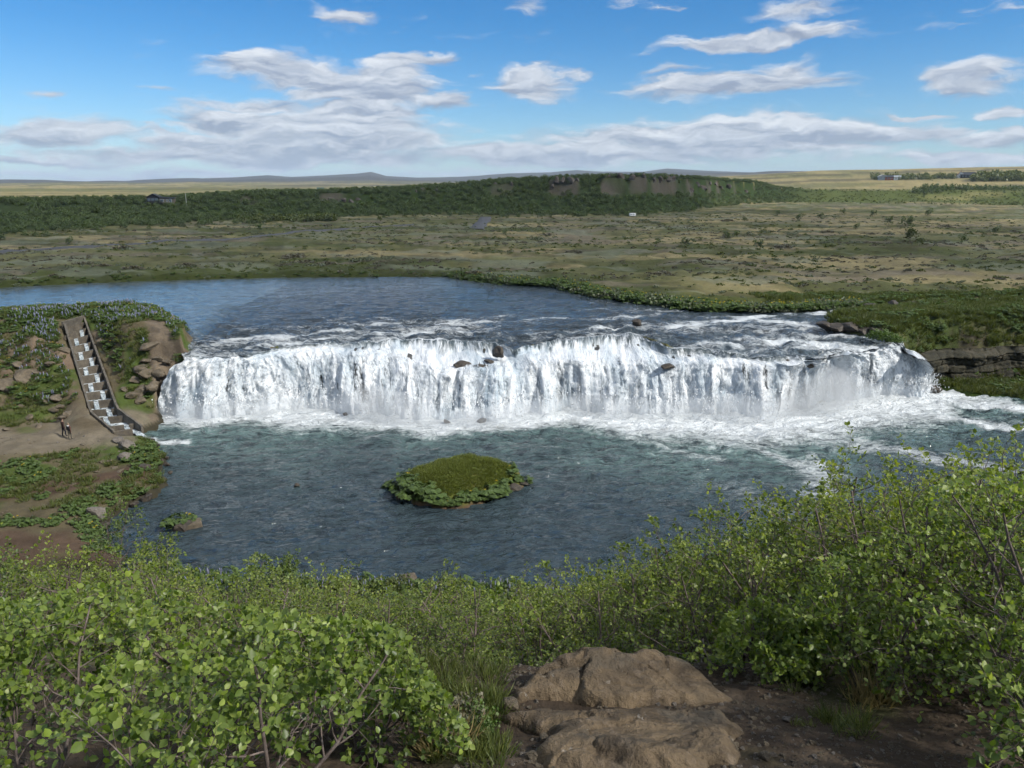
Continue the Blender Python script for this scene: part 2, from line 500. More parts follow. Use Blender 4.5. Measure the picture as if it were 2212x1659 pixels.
    h = np.where(sr > 0, np.minimum(h, Z_RIVER + .25 - np.clip(sr * 1.1, 0, 1.6)), h)
    pb = np.clip(1 + sp / 2.2, 0, 1)
    lowbank = (sp > -2.2) & (sp <= 0) & (h < 3.0)
    h = np.where(lowbank, h + (0.28 - h) * pb ** 3, h)
    h = np.where(sp > 0, np.minimum(h, .25 - np.clip(sp * .9, 0, 2.2)), h)
    h = np.where(sf > 0, -1.5, h)
    return h


def gz(x, y):
    return float(ground_z(np.array([x], float), np.array([y], float))[0])


# ------------------------------------------------------------------ ground sheet (polar, finer where the view is finer)
def _axis_az():
    a = np.concatenate([np.linspace(-88, -42, 40, endpoint=False), np.linspace(-42, 42, 600, endpoint=False), np.linspace(42, 88, 41)])
    return np.radians(a)
def _axis_r():
    r = np.concatenate([np.geomspace(0.6, 6.5, 110, endpoint=False), np.geomspace(6.5, 44, 90, endpoint=False), np.linspace(44, 100, 190, endpoint=False),
                        np.geomspace(100, 460, 150, endpoint=False), np.geomspace(460, 24000, 110)])
    return r
AZ, RR = np.meshgrid(_axis_az(), _axis_r(), indexing='ij')
GX = RR * np.sin(AZ); GY = RR * np.cos(AZ)
gx, gy = GX.ravel(), GY.ravel()
gz_all = ground_z(gx, gy)


def ground_colour(x, y, z):
    n = len(x)
    d = np.hypot(x, y); az = np.arctan2(x, y)
    C = np.zeros((n, 3))
    def lay(mask, col):
        nonlocal C
        m = np.clip(mask, 0, 1)[:, None]
        C = C * (1 - m) + np.array(col)[None] * m
    green, dark, tan, moss = (.060, .085, .022), (.028, .046, .014), (.245, .205, .110), (.120, .120, .055)
    soil, redsoil, sand, rock = (.085, .062, .044), (.080, .052, .038), (.150, .128, .098), (.115, .090, .066)
    lay(np.ones(n), moss)
    # --- hillside under the birches: dark litter
    hill = (y < 47)
    lay(hill * 1.0, (.052, .045, .026))
    lay(hill * sstep(fbm(x * .5, y * .5, 4, 61), -.1, .5), (.050, .062, .020))
    near = d < 7
    dirt = np.where(near, 1.0, 0.0)
    lay(dirt, (.062, .046, .034))
    lay(dirt * sstep(fbm(x * 3.1, y * 3.1, 4, 62), .0, .6), (.096, .074, .055))
    lay(dirt * sstep(fbm(x * 1.2, y * 1.2, 3, 63), .28, .6) * .7, (.062, .070, .028))
    # --- left bank
    lb = (x < -25) & (y > 42) & (y < 104)
    slope = np.clip((z - 1.6) / 1.2, 0, 1)
    lay(lb * 1.0, (.100, .084, .052))
    lay(lb * sstep(fbm(x * .25, y * .25, 4, 64), -.15, .3), green)
    beach = lb * (1 - slope)
    path = [(-75, 62), (-55, 61.5), (-46, 63), (-42, 66.5), (-39.6, 68.5)]
    pd = ldist(x, y, path) + fbm(x * .3, y * .3, 3, 65) * 2.0
    lay(beach * sstep(pd, 5.6, 3.4) * .9, sand)
    pd2 = ldist(x, y, [(-60, 46.5), (-42, 50), (-34, 55.0), (-30.5, 57.2)]) + fbm(x * .4, y * .4, 3, 66) * 1.0
    lay(beach * sstep(pd2, 1.6, .8) * .9, redsoil)
    pd3 = ldist(x, y, [(-60, 46.0), (-40, 44.5), (-31, 43.2), (-26.5, 43.5)]) + fbm(x * .3, y * .3, 3, 67) * 1.3
    lay((x < -20) * (y > 39) * (y < 50) * sstep(pd3, 2.6, 1.0) * .85, redsoil)
    pd4 = ldist(x, y, [(-40, 65.0), (-36.8, 64.3)]) + fbm(x * .5, y * .5, 3, 68) * .7
    lay(beach * sstep(pd4, 2.0, 1.0) * .8, sand)
    lay(lb * slope * sstep(fbm(x * .35, y * .35, 4, 69), .05, .5) * np.clip(1.6 - np.abs(z - 4.5) / 4, 0, 1), rock)
    foot = lb * sstep(z, 1.0, 1.5) * sstep(z, 3.8, 2.2) * (x < -39)
    lay(foot * sstep(fbm(x * .3, y * .3, 3, 70), -.35, .1), (.105, .085, .058))
    tp = ldist(x, y, [tuple(at(a, b, 8.6)[:2]) for a, b in [(325, 690), (345, 705), (340, 725), (330, 745)]]) + fbm(x * .6, y * .6, 2, 71) * .35
    lay(lb * sstep(tp, 1.5, 1.0), (.140, .112, .084))
    tp2 = ldist(x, y, [tuple(at(a, b, 8.5)[:2]) for a, b in [(20, 722), (70, 712), (100, 705), (140, 715)]]) + fbm(x * .6, y * .6, 2, 72) * .4
    lay(lb * sstep(tp2, 1.4, .8), (.140, .104, .076))
    lay(lb * sstep(z, .62, .38), (.040, .036, .024))
    # --- right bank
    rb = (x > 36) & (y > 78) & (y < 118)
    lay(rb * 1.0, (.050, .068, .020))
    lay(rb * sstep(fbm(x * .25, y * .25, 4, 73), 0, .45), (.090, .095, .040))
    face = rb * (y < 95) * sstep(z, 1.5, 2.2) * sstep(z, 6.6, 5.4)
    lay(face * sstep(fbm(x * .5, y * .5, 3, 74), -.1, .3) * .8, (.060, .048, .038))
    lay(rb * (z < 1.7) * (y < 92), (.045, .072, .014))
    # --- valley
    val = sstep(y, 96, 104) * (x < 60) + sstep(y, 108, 112)
    val = np.clip(val, 0, 1)
    t = bluff_t(x, y)
    lay(val, moss)
    streak = fbm(x * .016, y * .05, 4, 81)
    lay(val * sstep(streak + (az + .10) * .45, -.02, .38) * .90, tan)
    fb = ldist(x, y, FAR_BANK)
    lay(val * sstep(fb + fbm(x * .06, y * .06, 3, 82) * 10, 26, 8), (.062, .074, .024))
    lay(val * sstep(fbm(x * .03, y * .09, 4, 83), .0, .30) * .85, (.058, .070, .024))
    lay(val * sstep(fbm(x * .05, y * .12, 4, 84), .25, .5) * .7, (.150, .128, .100))
    lay(val * sstep(fbm(x * .05 + 40, y * .14, 4, 85), .30, .5) * .6, (.150, .165, .120))
    lay(val * sstep(fbm(x * .11, y * .16, 4, 86), .30, .6) * .5, (.040, .038, .020))
    lay(val * sstep(fb, 3.5, 1.5) * .8, (.035, .045, .014))
    # --- bluff and beyond
    wood = sstep(t, -.1, .06) * (t < 1.4)
    lay(wood, dark)
    cm = cliff_mask(az)
    band = sstep(t, .50, .58) * sstep(t, .80, .70) * sstep(fbm(x * .03, y * .03, 3, 96), -.35, .15)
    lay(wood * band * np.clip(cm + .1, 0, 1), (.080, .070, .058))
    rgt = sstep(az, az_of(1660), az_of(1800))
    lay(wood * rgt * .8, (.090, .110, .030))
    lay(wood * rgt * sstep(fbm(x * .02, y * .03, 4, 87), .1, .45), (.190, .180, .075))
    past = (t > 1.15) & (d > 330)
    lay(past * 1.0, (.110, .125, .045))
    lay(past * sstep(d, 420, 700), (.270, .225, .110))
    lay(past * sstep(d, 420, 700) * sstep(fbm(x * .002, y * .006, 5, 88), .0, .35), (.150, .150, .062))
    lay(past * sstep(d, 1200, 2200) * sstep(fbm(x * .0012, y * .004, 5, 89), -.1, .4) * .7, (.330, .270, .150))
    lay(past * sstep(d, 1200, 2200) * sstep(fbm(x * .0016, y * .005, 5, 93), .25, .5) * .7, (.120, .115, .070))
    lay(past * sstep(d, 500, 900) * sstep(fbm(x * .0035, y * .011, 5, 94), .05, .40) * .75, (.120, .128, .058))
    lay(past * sstep(d, 500, 900) * sstep(fbm(x * .0022 + 7, y * .014, 4, 95), .22, .45) * .8, (.085, .080, .050))
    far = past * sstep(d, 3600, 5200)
    lay(far, (.058, .056, .054))  # dark heath of the far hills, with cloud shade put into the colour
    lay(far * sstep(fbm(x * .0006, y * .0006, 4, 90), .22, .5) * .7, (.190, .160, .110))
    v = 1 + .16 * fbm(x * .4, y * .4, 3, 91) + .12 * fbm(x * .09, y * .09, 3, 92)
    return np.clip(C * v[:, None], .004, 1)


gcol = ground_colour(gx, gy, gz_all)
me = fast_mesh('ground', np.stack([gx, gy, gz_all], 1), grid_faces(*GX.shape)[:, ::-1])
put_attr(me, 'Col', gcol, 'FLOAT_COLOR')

mat_ground, N = new_mat('ground_cover')
pos = N.n('ShaderNodeNewGeometry', out=0)
base = N.attr('Col', 0)
n1 = N.noise(pos, 1.1, 6, .65)
n2 = N.noise(pos, 7.0, 5, .65)
n3 = N.noise(pos, 38.0, 4, .65)
f1 = N.m('ADD', N.m('MULTIPLY', n1, .9), N.m('ADD', N.m('MULTIPLY', n2, .6), N.m('MULTIPLY', n3, .35)))
c = N.mix(1.0, base, N.n('ShaderNodeCombineColor', {0: f1, 1: f1, 2: N.m('MULTIPLY', f1, .97)}), 'MULTIPLY')
hgt = N.m('ADD', N.m('MULTIPLY', n2, .12), N.m('ADD', N.m('MULTIPLY', n3, .030), N.m('MULTIPLY', n1, .35)))
bmp = N.n('ShaderNodeBump', {'Strength': .8, 'Distance': .35, 'Height': hgt})
bs = N.n('ShaderNodeBsdfPrincipled', {'Base Color': c, 'Roughness': .95, 'Specular IOR Level': .12, 'Normal': bmp})
N.n('ShaderNodeOutputMaterial', {'Surface': bs}, out=None)
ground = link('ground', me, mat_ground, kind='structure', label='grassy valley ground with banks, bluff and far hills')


# ------------------------------------------------------------------ water
def resample(pts, n, smooth=0.0, seed=0):
    P = np.array([tuple(p) for p in pts]); k = np.linspace(0, 1, len(P))
    s = np.linspace(0, 1, n)
    return np.stack([np.interp(s, k, P[:, i]) for i in range(P.shape[1])], 1), s


def water_material(name, deep, aer, wave, rough=.06, bump=.25):
    m, N = new_mat(name)
    pos = N.n('ShaderNodeNewGeometry', out=0)
    foam = N.attr('foam'); ae = N.attr('aerated_or_sheen')
    w0 = N.vm('SUBTRACT', N.noise(pos, .35, 3, .5, out=1), (.5, .5, .5))
    pw = N.vm('ADD', pos, N.vm('MULTIPLY', w0, (2.6, 2.6, 0)))
    a = N.noise(N.vm('MULTIPLY', pw, (.55, 1.15, .3)), 1.0, 6, .62, .5)
    b = N.noise(N.vm('MULTIPLY', pw, (2.2, 4.2, 1)), 1.0, 5, .68, .5)
    lace = N.m('SUBTRACT', 1.0, N.m('MULTIPLY', N.m('ABSOLUTE', N.m('SUBTRACT', N.noise(N.vm('MULTIPLY', pw, (.55, 1.1, .5)), 1.0, 5, .6, .6), .5)), 6.0), clamp=True)
    sig = N.m('ADD', N.m('MULTIPLY', a, .55), N.m('ADD', N.m('MULTIPLY', b, .40), N.m('MULTIPLY', lace, .14)))
    thr = N.m('SUBTRACT', .84, N.m('MULTIPLY', foam, .62))
    k = N.m('MULTIPLY', N.ramp(N.m('SUBTRACT', sig, thr), -.13, .26), .94)
    k = N.m('MULTIPLY', k, N.ramp(foam, .01, .10))
    ak = N.m('MULTIPLY', ae, N.ramp(a, .22, .70))
    col = N.mix(ak, deep, aer)
    col = N.mix(N.ramp(sig, .60, .42, 0, .6), col, (.003, .006, .009))  # dark ripple troughs: their shading is put into the colour
    col = N.mix(k, col, (.66, .70, .73))
    sx = N.n('ShaderNodeSeparateXYZ', {0: pw}, out=None)
    pr = N.n('ShaderNodeCombineXYZ', {0: sx.outputs[0], 1: N.m('ADD', sx.outputs[1], N.m('MULTIPLY', sx.outputs[0], -.16)), 2: sx.outputs[2]})
    ws = N.m('ADD', N.m('MULTIPLY', N.noise(N.vm('MULTIPLY', pr, (.6, 2.0, 1)), wave, 3, .55, .3), 1.0),
             N.m('MULTIPLY', N.noise(N.vm('MULTIPLY', pr, (.6, 2.3, 1)), wave * 2.6, 3, .6, .2), .62))
    chop = N.attr('chop')
    ws = N.m('MULTIPLY', ws, N.m('ADD', .15, chop))
    bmp = N.n('ShaderNodeBump', {'Strength': 1.0, 'Distance': bump, 'Height': N.m('ADD', ws, N.m('MULTIPLY', k, N.m('MULTIPLY', b, .5)))})
    bs = N.n('ShaderNodeBsdfPrincipled', {'Base Color': col, 'Roughness': N.m('ADD', rough, N.m('MULTIPLY', k, .6)), 'IOR': 1.333,
                                          'Specular IOR Level': .5, 'Normal': bmp})
    N.n('ShaderNodeOutputMaterial', {'Surface': bs}, out=None)
    return m


mat_pool = water_material('pool_water', (.032, .049, .058), (.135, .220, .208), .62, .04, .52)
mat_river = water_material('river_water', (.011, .020, .028), (.160, .210, .250), .50, .08, .40)

# upper river sheet: from the lip back to the far bank
NS = 620
lipL = [(-170, 91, Z_RIVER), (-100, 92, Z_RIVER), (-60, 93.5, Z_RIVER), (-48, 94, Z_RIVER), (-42, 90, Z_RIVER), (-38.5, 82, 6.15)]
lipR = [(47.5, 87.5, 6.1), (54, 97, Z_RIVER), (62, 103, Z_RIVER), (90, 107, Z_RIVER), (170, 112, Z_RIVER)]
def smooth_noise_line(P, amp, freq, seed):
    o = fbm(P[:, 0] * freq, P[:, 0] * 0 + seed, 4, seed) * amp
    Q = P.copy(); Q[:, 1] += o
    return Q
lip_f, S = resample(LIP, 520)
lip2_f, _ = resample(LIP2, 520)
foot_f, _ = resample(FOOT, 520)
lip_f = smooth_noise_line(lip_f, 1.1, .33, 101)
lip2_f = smooth_noise_line(lip2_f, .9, .4, 102)
lip2_f[:, 1] = np.minimum(lip2_f[:, 1], lip_f[:, 1] - .25)
foot_f = smooth_noise_line(foot_f, .5, .4, 103)
jn = fbm(lip_f[:, 0] * .7, lip_f[:, 0] * 0, 4, 104)
lip_f[:, 2] += jn * .26
lip2_f[:, 2] = np.minimum(lip2_f[:, 2] + fbm(lip_f[:, 0] * .6, lip_f[:, 0] * 0 + 5, 4, 105) * .35, lip_f[:, 2] - .08)
front = np.concatenate([np.array(lipL), lip_f, np.array(lipR)])
nF = len(front)
NV = 150
tv = np.linspace(0, 1, NV) ** 1.45
bx = front[:, 0] * 1.35
by = np.full(nF, 150.0)
RX_ = front[:, None, 0] + (bx - front[:, 0])[:, None] * tv
RY_ = front[:, None, 1] + (by - front[:, 1])[:, None] * tv
dl = RY_ - front[:, None, 1]
RZ_ = front[:, None, 2] + (Z_RIVER + .12 - front[:, None, 2]) * sstep(dl, 0, 18)
rap = np.exp(-dl / 17) * .95 + .40 * sstep(RX_, 5, 25) * np.exp(-dl / 30) + .08
rap = np.where(RX_ < -40, .04, rap)
amp = .015 + .40 * np.clip(rap - .08, 0, 1)
crest = 1 - np.abs(fbm(RX_ * .16, RY_ * .42, 4, 111)) * 1.6
RZ_ += amp * (crest - .45) * sstep(dl, 0, 1.2) + amp * .55 * fbm(RX_ * .55, RY_ * 1.0, 3, 112) * sstep(dl, 0, .8)
# small ledges that break the river above the fall: white lines
ledge_lines = [
    [(-30, 80.0), (-24, 84.5), (-19, 87.5), (-12, 88.5), (-6, 90)],
    [(-8, 93.5), (2, 95), (12, 97.5), (20, 100.0)],
    [(-33, 83.5), (-27, 86.5), (-20, 89.5)],
    [(3, 88), (9, 90.5), (14, 92)],
    [(22, 92), (28, 95.2), (33, 96.0), (36, 93)],
    [(-20, 93), (-10, 96), (0, 99)],
    [(24, 83), (31, 84.5), (36, 83)],
    [(30, 98.5), (40, 99.5), (50, 105.5)],
    [(10, 103), (16, 106.0), (22, 103.5)],
]
led = np.zeros_like(RX_)
for i, ln in enumerate(ledge_lines):
    q = ldist(RX_ + fbm(RX_ * .2, RY_ * .2, 3, 120 + i) * 1.3, RY_ + fbm(RX_ * .25, RY_ * .25, 3, 140 + i) * 1.2, ln)
    s_ = [.85, .6, .6, .6, 1.0, .5, .9, .9, .55][i]
    led = np.maximum(led, s_ * np.exp(-(q / (.85 if i not in (4, 6) else 1.7)) ** 2) * np.clip(.75 + 1.0 * fbm(RX_ * .35, RY_ * .5, 3, 180 + i), 0, 1.1))
foamR = np.clip(led * .55 + .46 * np.clip(rap - .12, 0, .8) + .34 * (fbm(RX_ * .10, RY_ * .32, 3, 118)) * np.clip(rap, 0, 1), 0, 1)
foamR = np.where(dl < 1.2, foamR + .22 * (1 - dl / 1.2), foamR)
aer_sheenR = np.clip(.75 * sstep(rap, .22, .06) + led * .9 + .30 * np.clip(rap - .2, 0, 1) + .3 * sstep(RX_, 12, 30) * np.exp(-dl / 25), 0, 1)  # calm stretch included: its pale sky reflection is put into the colour
me = fast_mesh('river', np.stack([RX_, RY_, RZ_], 2).reshape(-1, 3), grid_faces(nF, NV))
put_attr(me, 'foam', foamR.ravel()); put_attr(me, 'aerated_or_sheen', aer_sheenR.ravel()); put_attr(me, 'chop', np.clip(rap * 1.3 - .02, 0.03, 1).ravel())
river = link('river', me, mat_river, kind='structure', label='broad blue river running towards the lip of the waterfall')

# pool below the fall
px_ = np.arange(-44, 86, .22); py_ = np.arange(33.5, 88.5, .17)
PX, PY = np.meshgrid(px_, py_, indexing='ij')
fd = ldist(PX, PY, xy(FOOT))
south = np.interp(PX, [p[0] for p in FOOT], [p[1] for p in FOOT]) - PY         # metres in front of the fall's foot
calm = sstep(south, 4, 22)
rightrun = sstep(PX, 5, 30) * sstep(south, 40, 8)
amp = .085 + .16 * np.exp(-np.clip(south, 0, 99) / 9) + .05 * rightrun
PZ = amp * (1 - np.abs(fbm(PX * .30 + PY * .06, PY * .75 - PX * .12, 4, 151)) * 1.7 - .35) + amp * .6 * fbm(PX * .8, PY * 1.5, 3, 152)
PZ += .10 * fbm(PX * .13, PY * .2, 3, 153) * np.exp(-np.clip(south, 0, 99) / 16)
lob = fbm(PX * .10, PY * .05, 4, 154)
reach = 4.6 + 5.0 * lob + 6.5 * np.exp(-((PX - 30) / 13) ** 2) + 3.5 * np.exp(-((PX + 16) / 9) ** 2) + 7 * np.exp(-((PX - 42) / 9) ** 2) + 4.0 * np.exp(-((PX - 13) / 6) ** 2)
reach = np.clip(reach, 1.6, 20)
foamP = np.clip(1.22 - np.clip(south, 0, 99) / reach, 0, 1)
# loose strings of foam carried off to the right
drift = [[(22, 66), (27, 60), (24, 55)], [(31, 68), (36, 62), (44, 60)], [(40, 76), (50, 72), (60, 70), (75, 68)], [(14, 68), (17, 62)], [(44, 80), (56, 77), (70, 75)], [(-12, 70), (-15, 67)], [(17, 55), (22, 49), (20, 46)]]
for i, ln in enumerate(drift):
    q = ldist(PX + fbm(PX * .2, PY * .2, 3, 160 + i) * 2.5, PY + fbm(PX * .2, PY * .2, 3, 170 + i) * 2.0, ln)
    foamP = np.maximum(foamP, [.55, .55, .75, .45, .8, .4, .30][i] * np.exp(-(q / 2.2) ** 2))
foamP = np.maximum(foamP, .10 + .10 * rightrun - .10 * calm)
foamP = np.maximum(foamP, .8 * np.exp(-((ldist(PX, PY, [(-35.6, 66.9), (-33.5, 66.2), (-31.5, 66.0)]) / .8) ** 2)))
aerP = np.clip(np.exp(-np.clip(south - reach * .7, 0, 99) / 8.0) * (.80 + .6 * lob) + .25 * rightrun + foamP * .3, 0, 1) * sstep(south, 30, 10)
# a shoal showing pale through the water right of the grassy islet
sh = np.exp(-(((PX - 8.0) / 4.0) ** 2 + ((PY - 60.5) / 1.6) ** 2)) * .5
for lx_, ly_, rx_, ry_, s_ in [(930, 935, 7, 2.6, .55), (1340, 930, 6, 3, .6), (1480, 960, 5, 4, .6), (1620, 985, 7, 4, .7), (1760, 1005, 6, 4, .6), (1950, 950, 9, 3.5, .6), (560, 915, 6, 2, .5)]:
    q_ = at(lx_, ly_, 0)
    aerP = np.maximum(aerP, s_ * np.exp(-(((PX - q_.x) / rx_) ** 2 + ((PY - q_.y) / ry_) ** 2)))
aerP = np.clip(aerP + sh * .6, 0, 1)
me = fast_mesh('pool', np.stack([PX, PY, PZ], 2).reshape(-1, 3), grid_faces(*PX.shape))
put_attr(me, 'foam', foamP.ravel()); put_attr(me, 'aerated_or_sheen', aerP.ravel()); put_attr(me, 'chop', np.full(PX.size, .85))
pool = link('pool', me, mat_pool, kind='structure', label='dark rippled pool below the waterfall with foam near its foot')
px2 = np.arange(85.7, 175, 1.2); py2 = np.arange(45, 92, 1.2)
P2X, P2Y = np.meshgrid(px2, py2, indexing='ij')
me = fast_mesh('river_outflow', np.stack([P2X, P2Y, P2X * 0 - .05 + .08 * fbm(P2X * .3, P2Y * .5, 3, 155)], 2).reshape(-1, 3), grid_faces(*P2X.shape))
put_attr(me, 'foam', np.full(P2X.size, .12)); put_attr(me, 'aerated_or_sheen', np.full(P2X.size, .2)); put_attr(me, 'chop', np.full(P2X.size, .85))
link('river_outflow', me, mat_pool, kind='structure', label='river running out of the pool to the right')


# ------------------------------------------------------------------ the waterfall
def fall_surface(t, push, rough_seed, bulge=.22):
    """Sheet of falling water; t in 0..1 down the fall. Returns grid points and down-parameter."""
    n = len(lip_f)
    a = .34                                        # share of the rows given to the upper step
    P = np.zeros((n, len(t), 3))
    for j, tt in enumerate(t):
        if tt < a:
            k = tt / a
            hor = np.interp(k, [0, .15, .42, 1], [0, .10, .26, 1]); ver = np.interp(k, [0, .12, .42, .8, 1], [0, .12, .74, .86, 1])
            p = lip_f + (lip2_f - lip_f) * np.array([0, 0, 1]) * ver + (lip2_f - lip_f) * np.array([1, 1, 0]) * hor
        else:
            k = (tt - a) / (1 - a)
            hor = k ** .62
            ver = .18 * k + .82 * k ** 1.55
            p = lip2_f + (foot_f - lip2_f) * np.array([1, 1, 0]) * hor + np.array([0, 0, 1]) * (0.05 - lip2_f[:, 2:3]) * ver
        P[:, j] = p
    s = P[:, :, 0]
    tt = t[None, :] + 0 * s
    ridges = fbm(s * .55 + fbm(s * .3, tt * 2, 2, rough_seed) * .5, tt * 1.1, 4, rough_seed + 1)
    strands = fbm(s * 2.1, tt * 1.6, 4, rough_seed + 2)
    lumps = fbm(s * 1.4, tt * 9, 3, rough_seed + 3)
    env = sstep(tt, 0, .2)
    chutes = fbm(s * .17, tt * .35, 3, 301)
    out = push * env + env * (bulge * 5.0 * chutes * (.4 + .6 * tt) + bulge * 1.9 * ridges + bulge * .8 * strands + bulge * .6 * lumps)
    P[:, :, 1] -= out
    P[:, :, 0] += .5 * bulge * env * fbm(s * 1.3, tt * 3, 3, rough_seed + 4)
    P[:, :, 2] += .10 * env * lumps * (tt < .97)
    return P, tt


# rock step behind the water
tr = np.linspace(0, 1, 60)
PR, TT = fall_surface(tr, -.70, 201, .26)
PR[:, :, 2] -= .12
PR[:, -1, 2] = -1.0
PR[:, :, 1] += .35 * np.abs(fbm(PR[:, :, 0] * .8, TT * 6, 3, 205))
mat_wet, N = new_mat('wet_basalt')
pos = N.n('ShaderNodeNewGeometry', out=0)
a = N.noise(pos, 1.2, 6, .65)
b = N.noise(N.vm('MULTIPLY', pos, (1, 1, 2.5)), 4.0, 5, .65)
c = N.mix(N.ramp(a, .35, .7), (.012, .012, .010), (.050, .042, .032))
c = N.mix(N.ramp(b, .55, .75, 0, .6), c, (.035, .045, .014))
bmp = N.n('ShaderNodeBump', {'Strength': .9, 'Distance': .3, 'Height': N.m('ADD', a, N.m('MULTIPLY', b, .5))})
bs = N.n('ShaderNodeBsdfPrincipled', {'Base Color': c, 'Roughness': .45, 'Normal': bmp})
N.n('ShaderNodeOutputMaterial', {'Surface': bs}, out=None)
link('rock_step', fast_mesh('rock_step', PR.reshape(-1, 3), grid_faces(*PR.shape[:2])[:, ::-1]), mat_wet, kind='structure',
     label='dark wet basalt step behind the falling water')

mat_fall, N = new_mat('falling_water')
u = N.attr('u'); v = N.attr('v'); thin = N.attr('thin')
warp = N.m('MULTIPLY', N.m('SUBTRACT', N.noise(N.n('ShaderNodeCombineXYZ', {0: N.m('MULTIPLY', u, .6), 1: N.m('MULTIPLY', v, 2.0), 2: 3.0}), 1.0, 3, .5), .5), .9)
uu = N.m('ADD', u, warp)
st = N.noise(N.n('ShaderNodeCombineXYZ', {0: N.m('MULTIPLY', uu, 1.5), 1: N.m('MULTIPLY', v, 1.6), 2: 0.0}), 1.0, 5, .62, .3)
cl = N.noise(N.n('ShaderNodeCombineXYZ', {0: N.m('MULTIPLY', uu, 2.6), 1: N.m('MULTIPLY', v, 7.0), 2: 7.0}), 1.0, 6, .70, .6)
sp = N.noise(N.n('ShaderNodeCombineXYZ', {0: N.m('MULTIPLY', u, 6.5), 1: N.m('MULTIPLY', v, 26.0), 2: 11.0}), 1.0, 4, .75, .4)
sig = N.m('ADD', N.m('MULTIPLY', st, .46), N.m('ADD', N.m('MULTIPLY', cl, .42), N.m('MULTIPLY', sp, .32)))
alpha = N.ramp(N.m('SUBTRACT', sig, N.m('ADD', .33, N.m('MULTIPLY', thin, .40))), -.05, .09)
calm = N.attr('calm')
glassy = N.m('MULTIPLY', N.ramp(N.m('ADD', N.m('MULTIPLY', v, .9), N.m('MULTIPLY', N.m('SUBTRACT', st, .5), .45)), N.m('ADD', .10, N.m('MULTIPLY', calm, .26)), .02), N.ramp(cl, .66, .48))
big = N.noise(N.n('ShaderNodeCombineXYZ', {0: N.m('MULTIPLY', uu, .42), 1: N.m('MULTIPLY', v, 1.3), 2: 5.0}), 1.0, 3, .5, .5)
col = N.mix(N.ramp(N.m('ADD', N.m('MULTIPLY', sig, .6), N.m('MULTIPLY', big, .5)), .42, .72), (.27, .35, .42), (.74, .77, .80))
col = N.mix(N.m('MULTIPLY', glassy, .92), col, (.022, .040, .044))
bmp = N.n('ShaderNodeBump', {'Strength': .9, 'Distance': .22, 'Height': N.m('ADD', N.m('MULTIPLY', cl, .8), N.m('ADD', N.m('MULTIPLY', sp, .35), st))})
bs = N.n('ShaderNodeBsdfPrincipled', {'Base Color': col, 'Roughness': N.ramp(v, .0, .2, .15, .7), 'IOR': 1.333, 'Alpha': alpha, 'Normal': bmp})
N.n('ShaderNodeOutputMaterial', {'Surface': bs}, out=None)

fall_root = empty('waterfall', (0, 74, 0))
tag(fall_root, 'wide white curtain waterfall dropping over a dark rock ledge', 'waterfall')
fall_root['kind'] = 'structure'
# where the curtain is torn and rock shows (layout x, half width, strength)
TORN = [(372, 26, .8), (405, 14, .7), (430, 10, .3), (700, 40, .55), (775, 18, .95), (840, 14, .85), (870, 10, .6), (985, 18, .6), (1040, 24, 1.0), (1085, 12, .6), (1160, 14, .85), (1200, 22, .95), (1245, 20, .6),
        (1480, 14, .4), (1560, 20, .5), (1605, 14, .95), (1650, 14, .7), (1700, 10, .4), (1940, 12, .3), (1975, 12, .35)]
def thin_of(P, tt, base, gain, push_front=False):
    lx = np.array([1106 + math.tan(0) + (p[0] / (p[1] * math.cos(PITCH) + (CAM_Z - 2.5) * math.sin(PITCH))) * FOCAL_PX * 2212 / 1024 for p in P[:, P.shape[1] // 2]])
    th = np.zeros(len(lx))
    for c_, w_, s_ in TORN:
        th = np.maximum(th, .85 * s_ * np.exp(-((lx - c_) / w_) ** 2))
    prof = sstep(tt, .28, .5) * (1 - .75 * sstep(tt, .82, .99))
    base = base + .20 * fbm(P[:, :, 0] * .30, tt * 1.2, 3, 233) * sstep(tt, .1, .3)
    if push_front: base = base + .6 * sstep(tt, .36, .24)
    return np.clip(base + gain * th[:, None] * prof - .22 * sstep(tt, .85, 1) + .10 * fbm(P[:, :, 0] * .25, tt * 2, 3, 231), 0, 1)
for nm, push, seed, base, gain, nt in (('curtain', 0.0, 211, .19, .38, 130), ('curtain', .45, 221, .50, .34, 110)):
    t_ = np.linspace(0, 1, nt)
    P, TT = fall_surface(t_, push, seed, .26)
    P[:, -1, 2] = -.25
    me = fast_mesh(nm, P.reshape(-1, 3), grid_faces(*P.shape[:2])[:, ::-1])
    arc = P[:, 0, 0][:, None] + 0 * TT
    put_attr(me, 'u', arc.ravel()); put_attr(me, 'v', TT.ravel())
    put_attr(me, 'thin', thin_of(P, TT, base, gain, push > .2).ravel())
    lxs = np.linspace(0, 1, len(P))
    cm_ = np.interp(lip_f[:, 0], [p.x for p in LIP], [.55, .5, .9, .45, .6, .5, .25, .15, .15, .2, .1, .15, .3, .75, .85, .9, 1.0, .6, .3, .3, .3]) + .35 * fbm(lip_f[:, 0] * .5, lip_f[:, 0] * 0, 3, 240)
    put_attr(me, 'calm', np.repeat(np.clip(cm_, 0, 1), P.shape[1]))
    o = link(nm, me, mat_fall)
    o.parent = fall_root
    o.matrix_parent_inverse = Matrix.Translation((0, -74, 0))

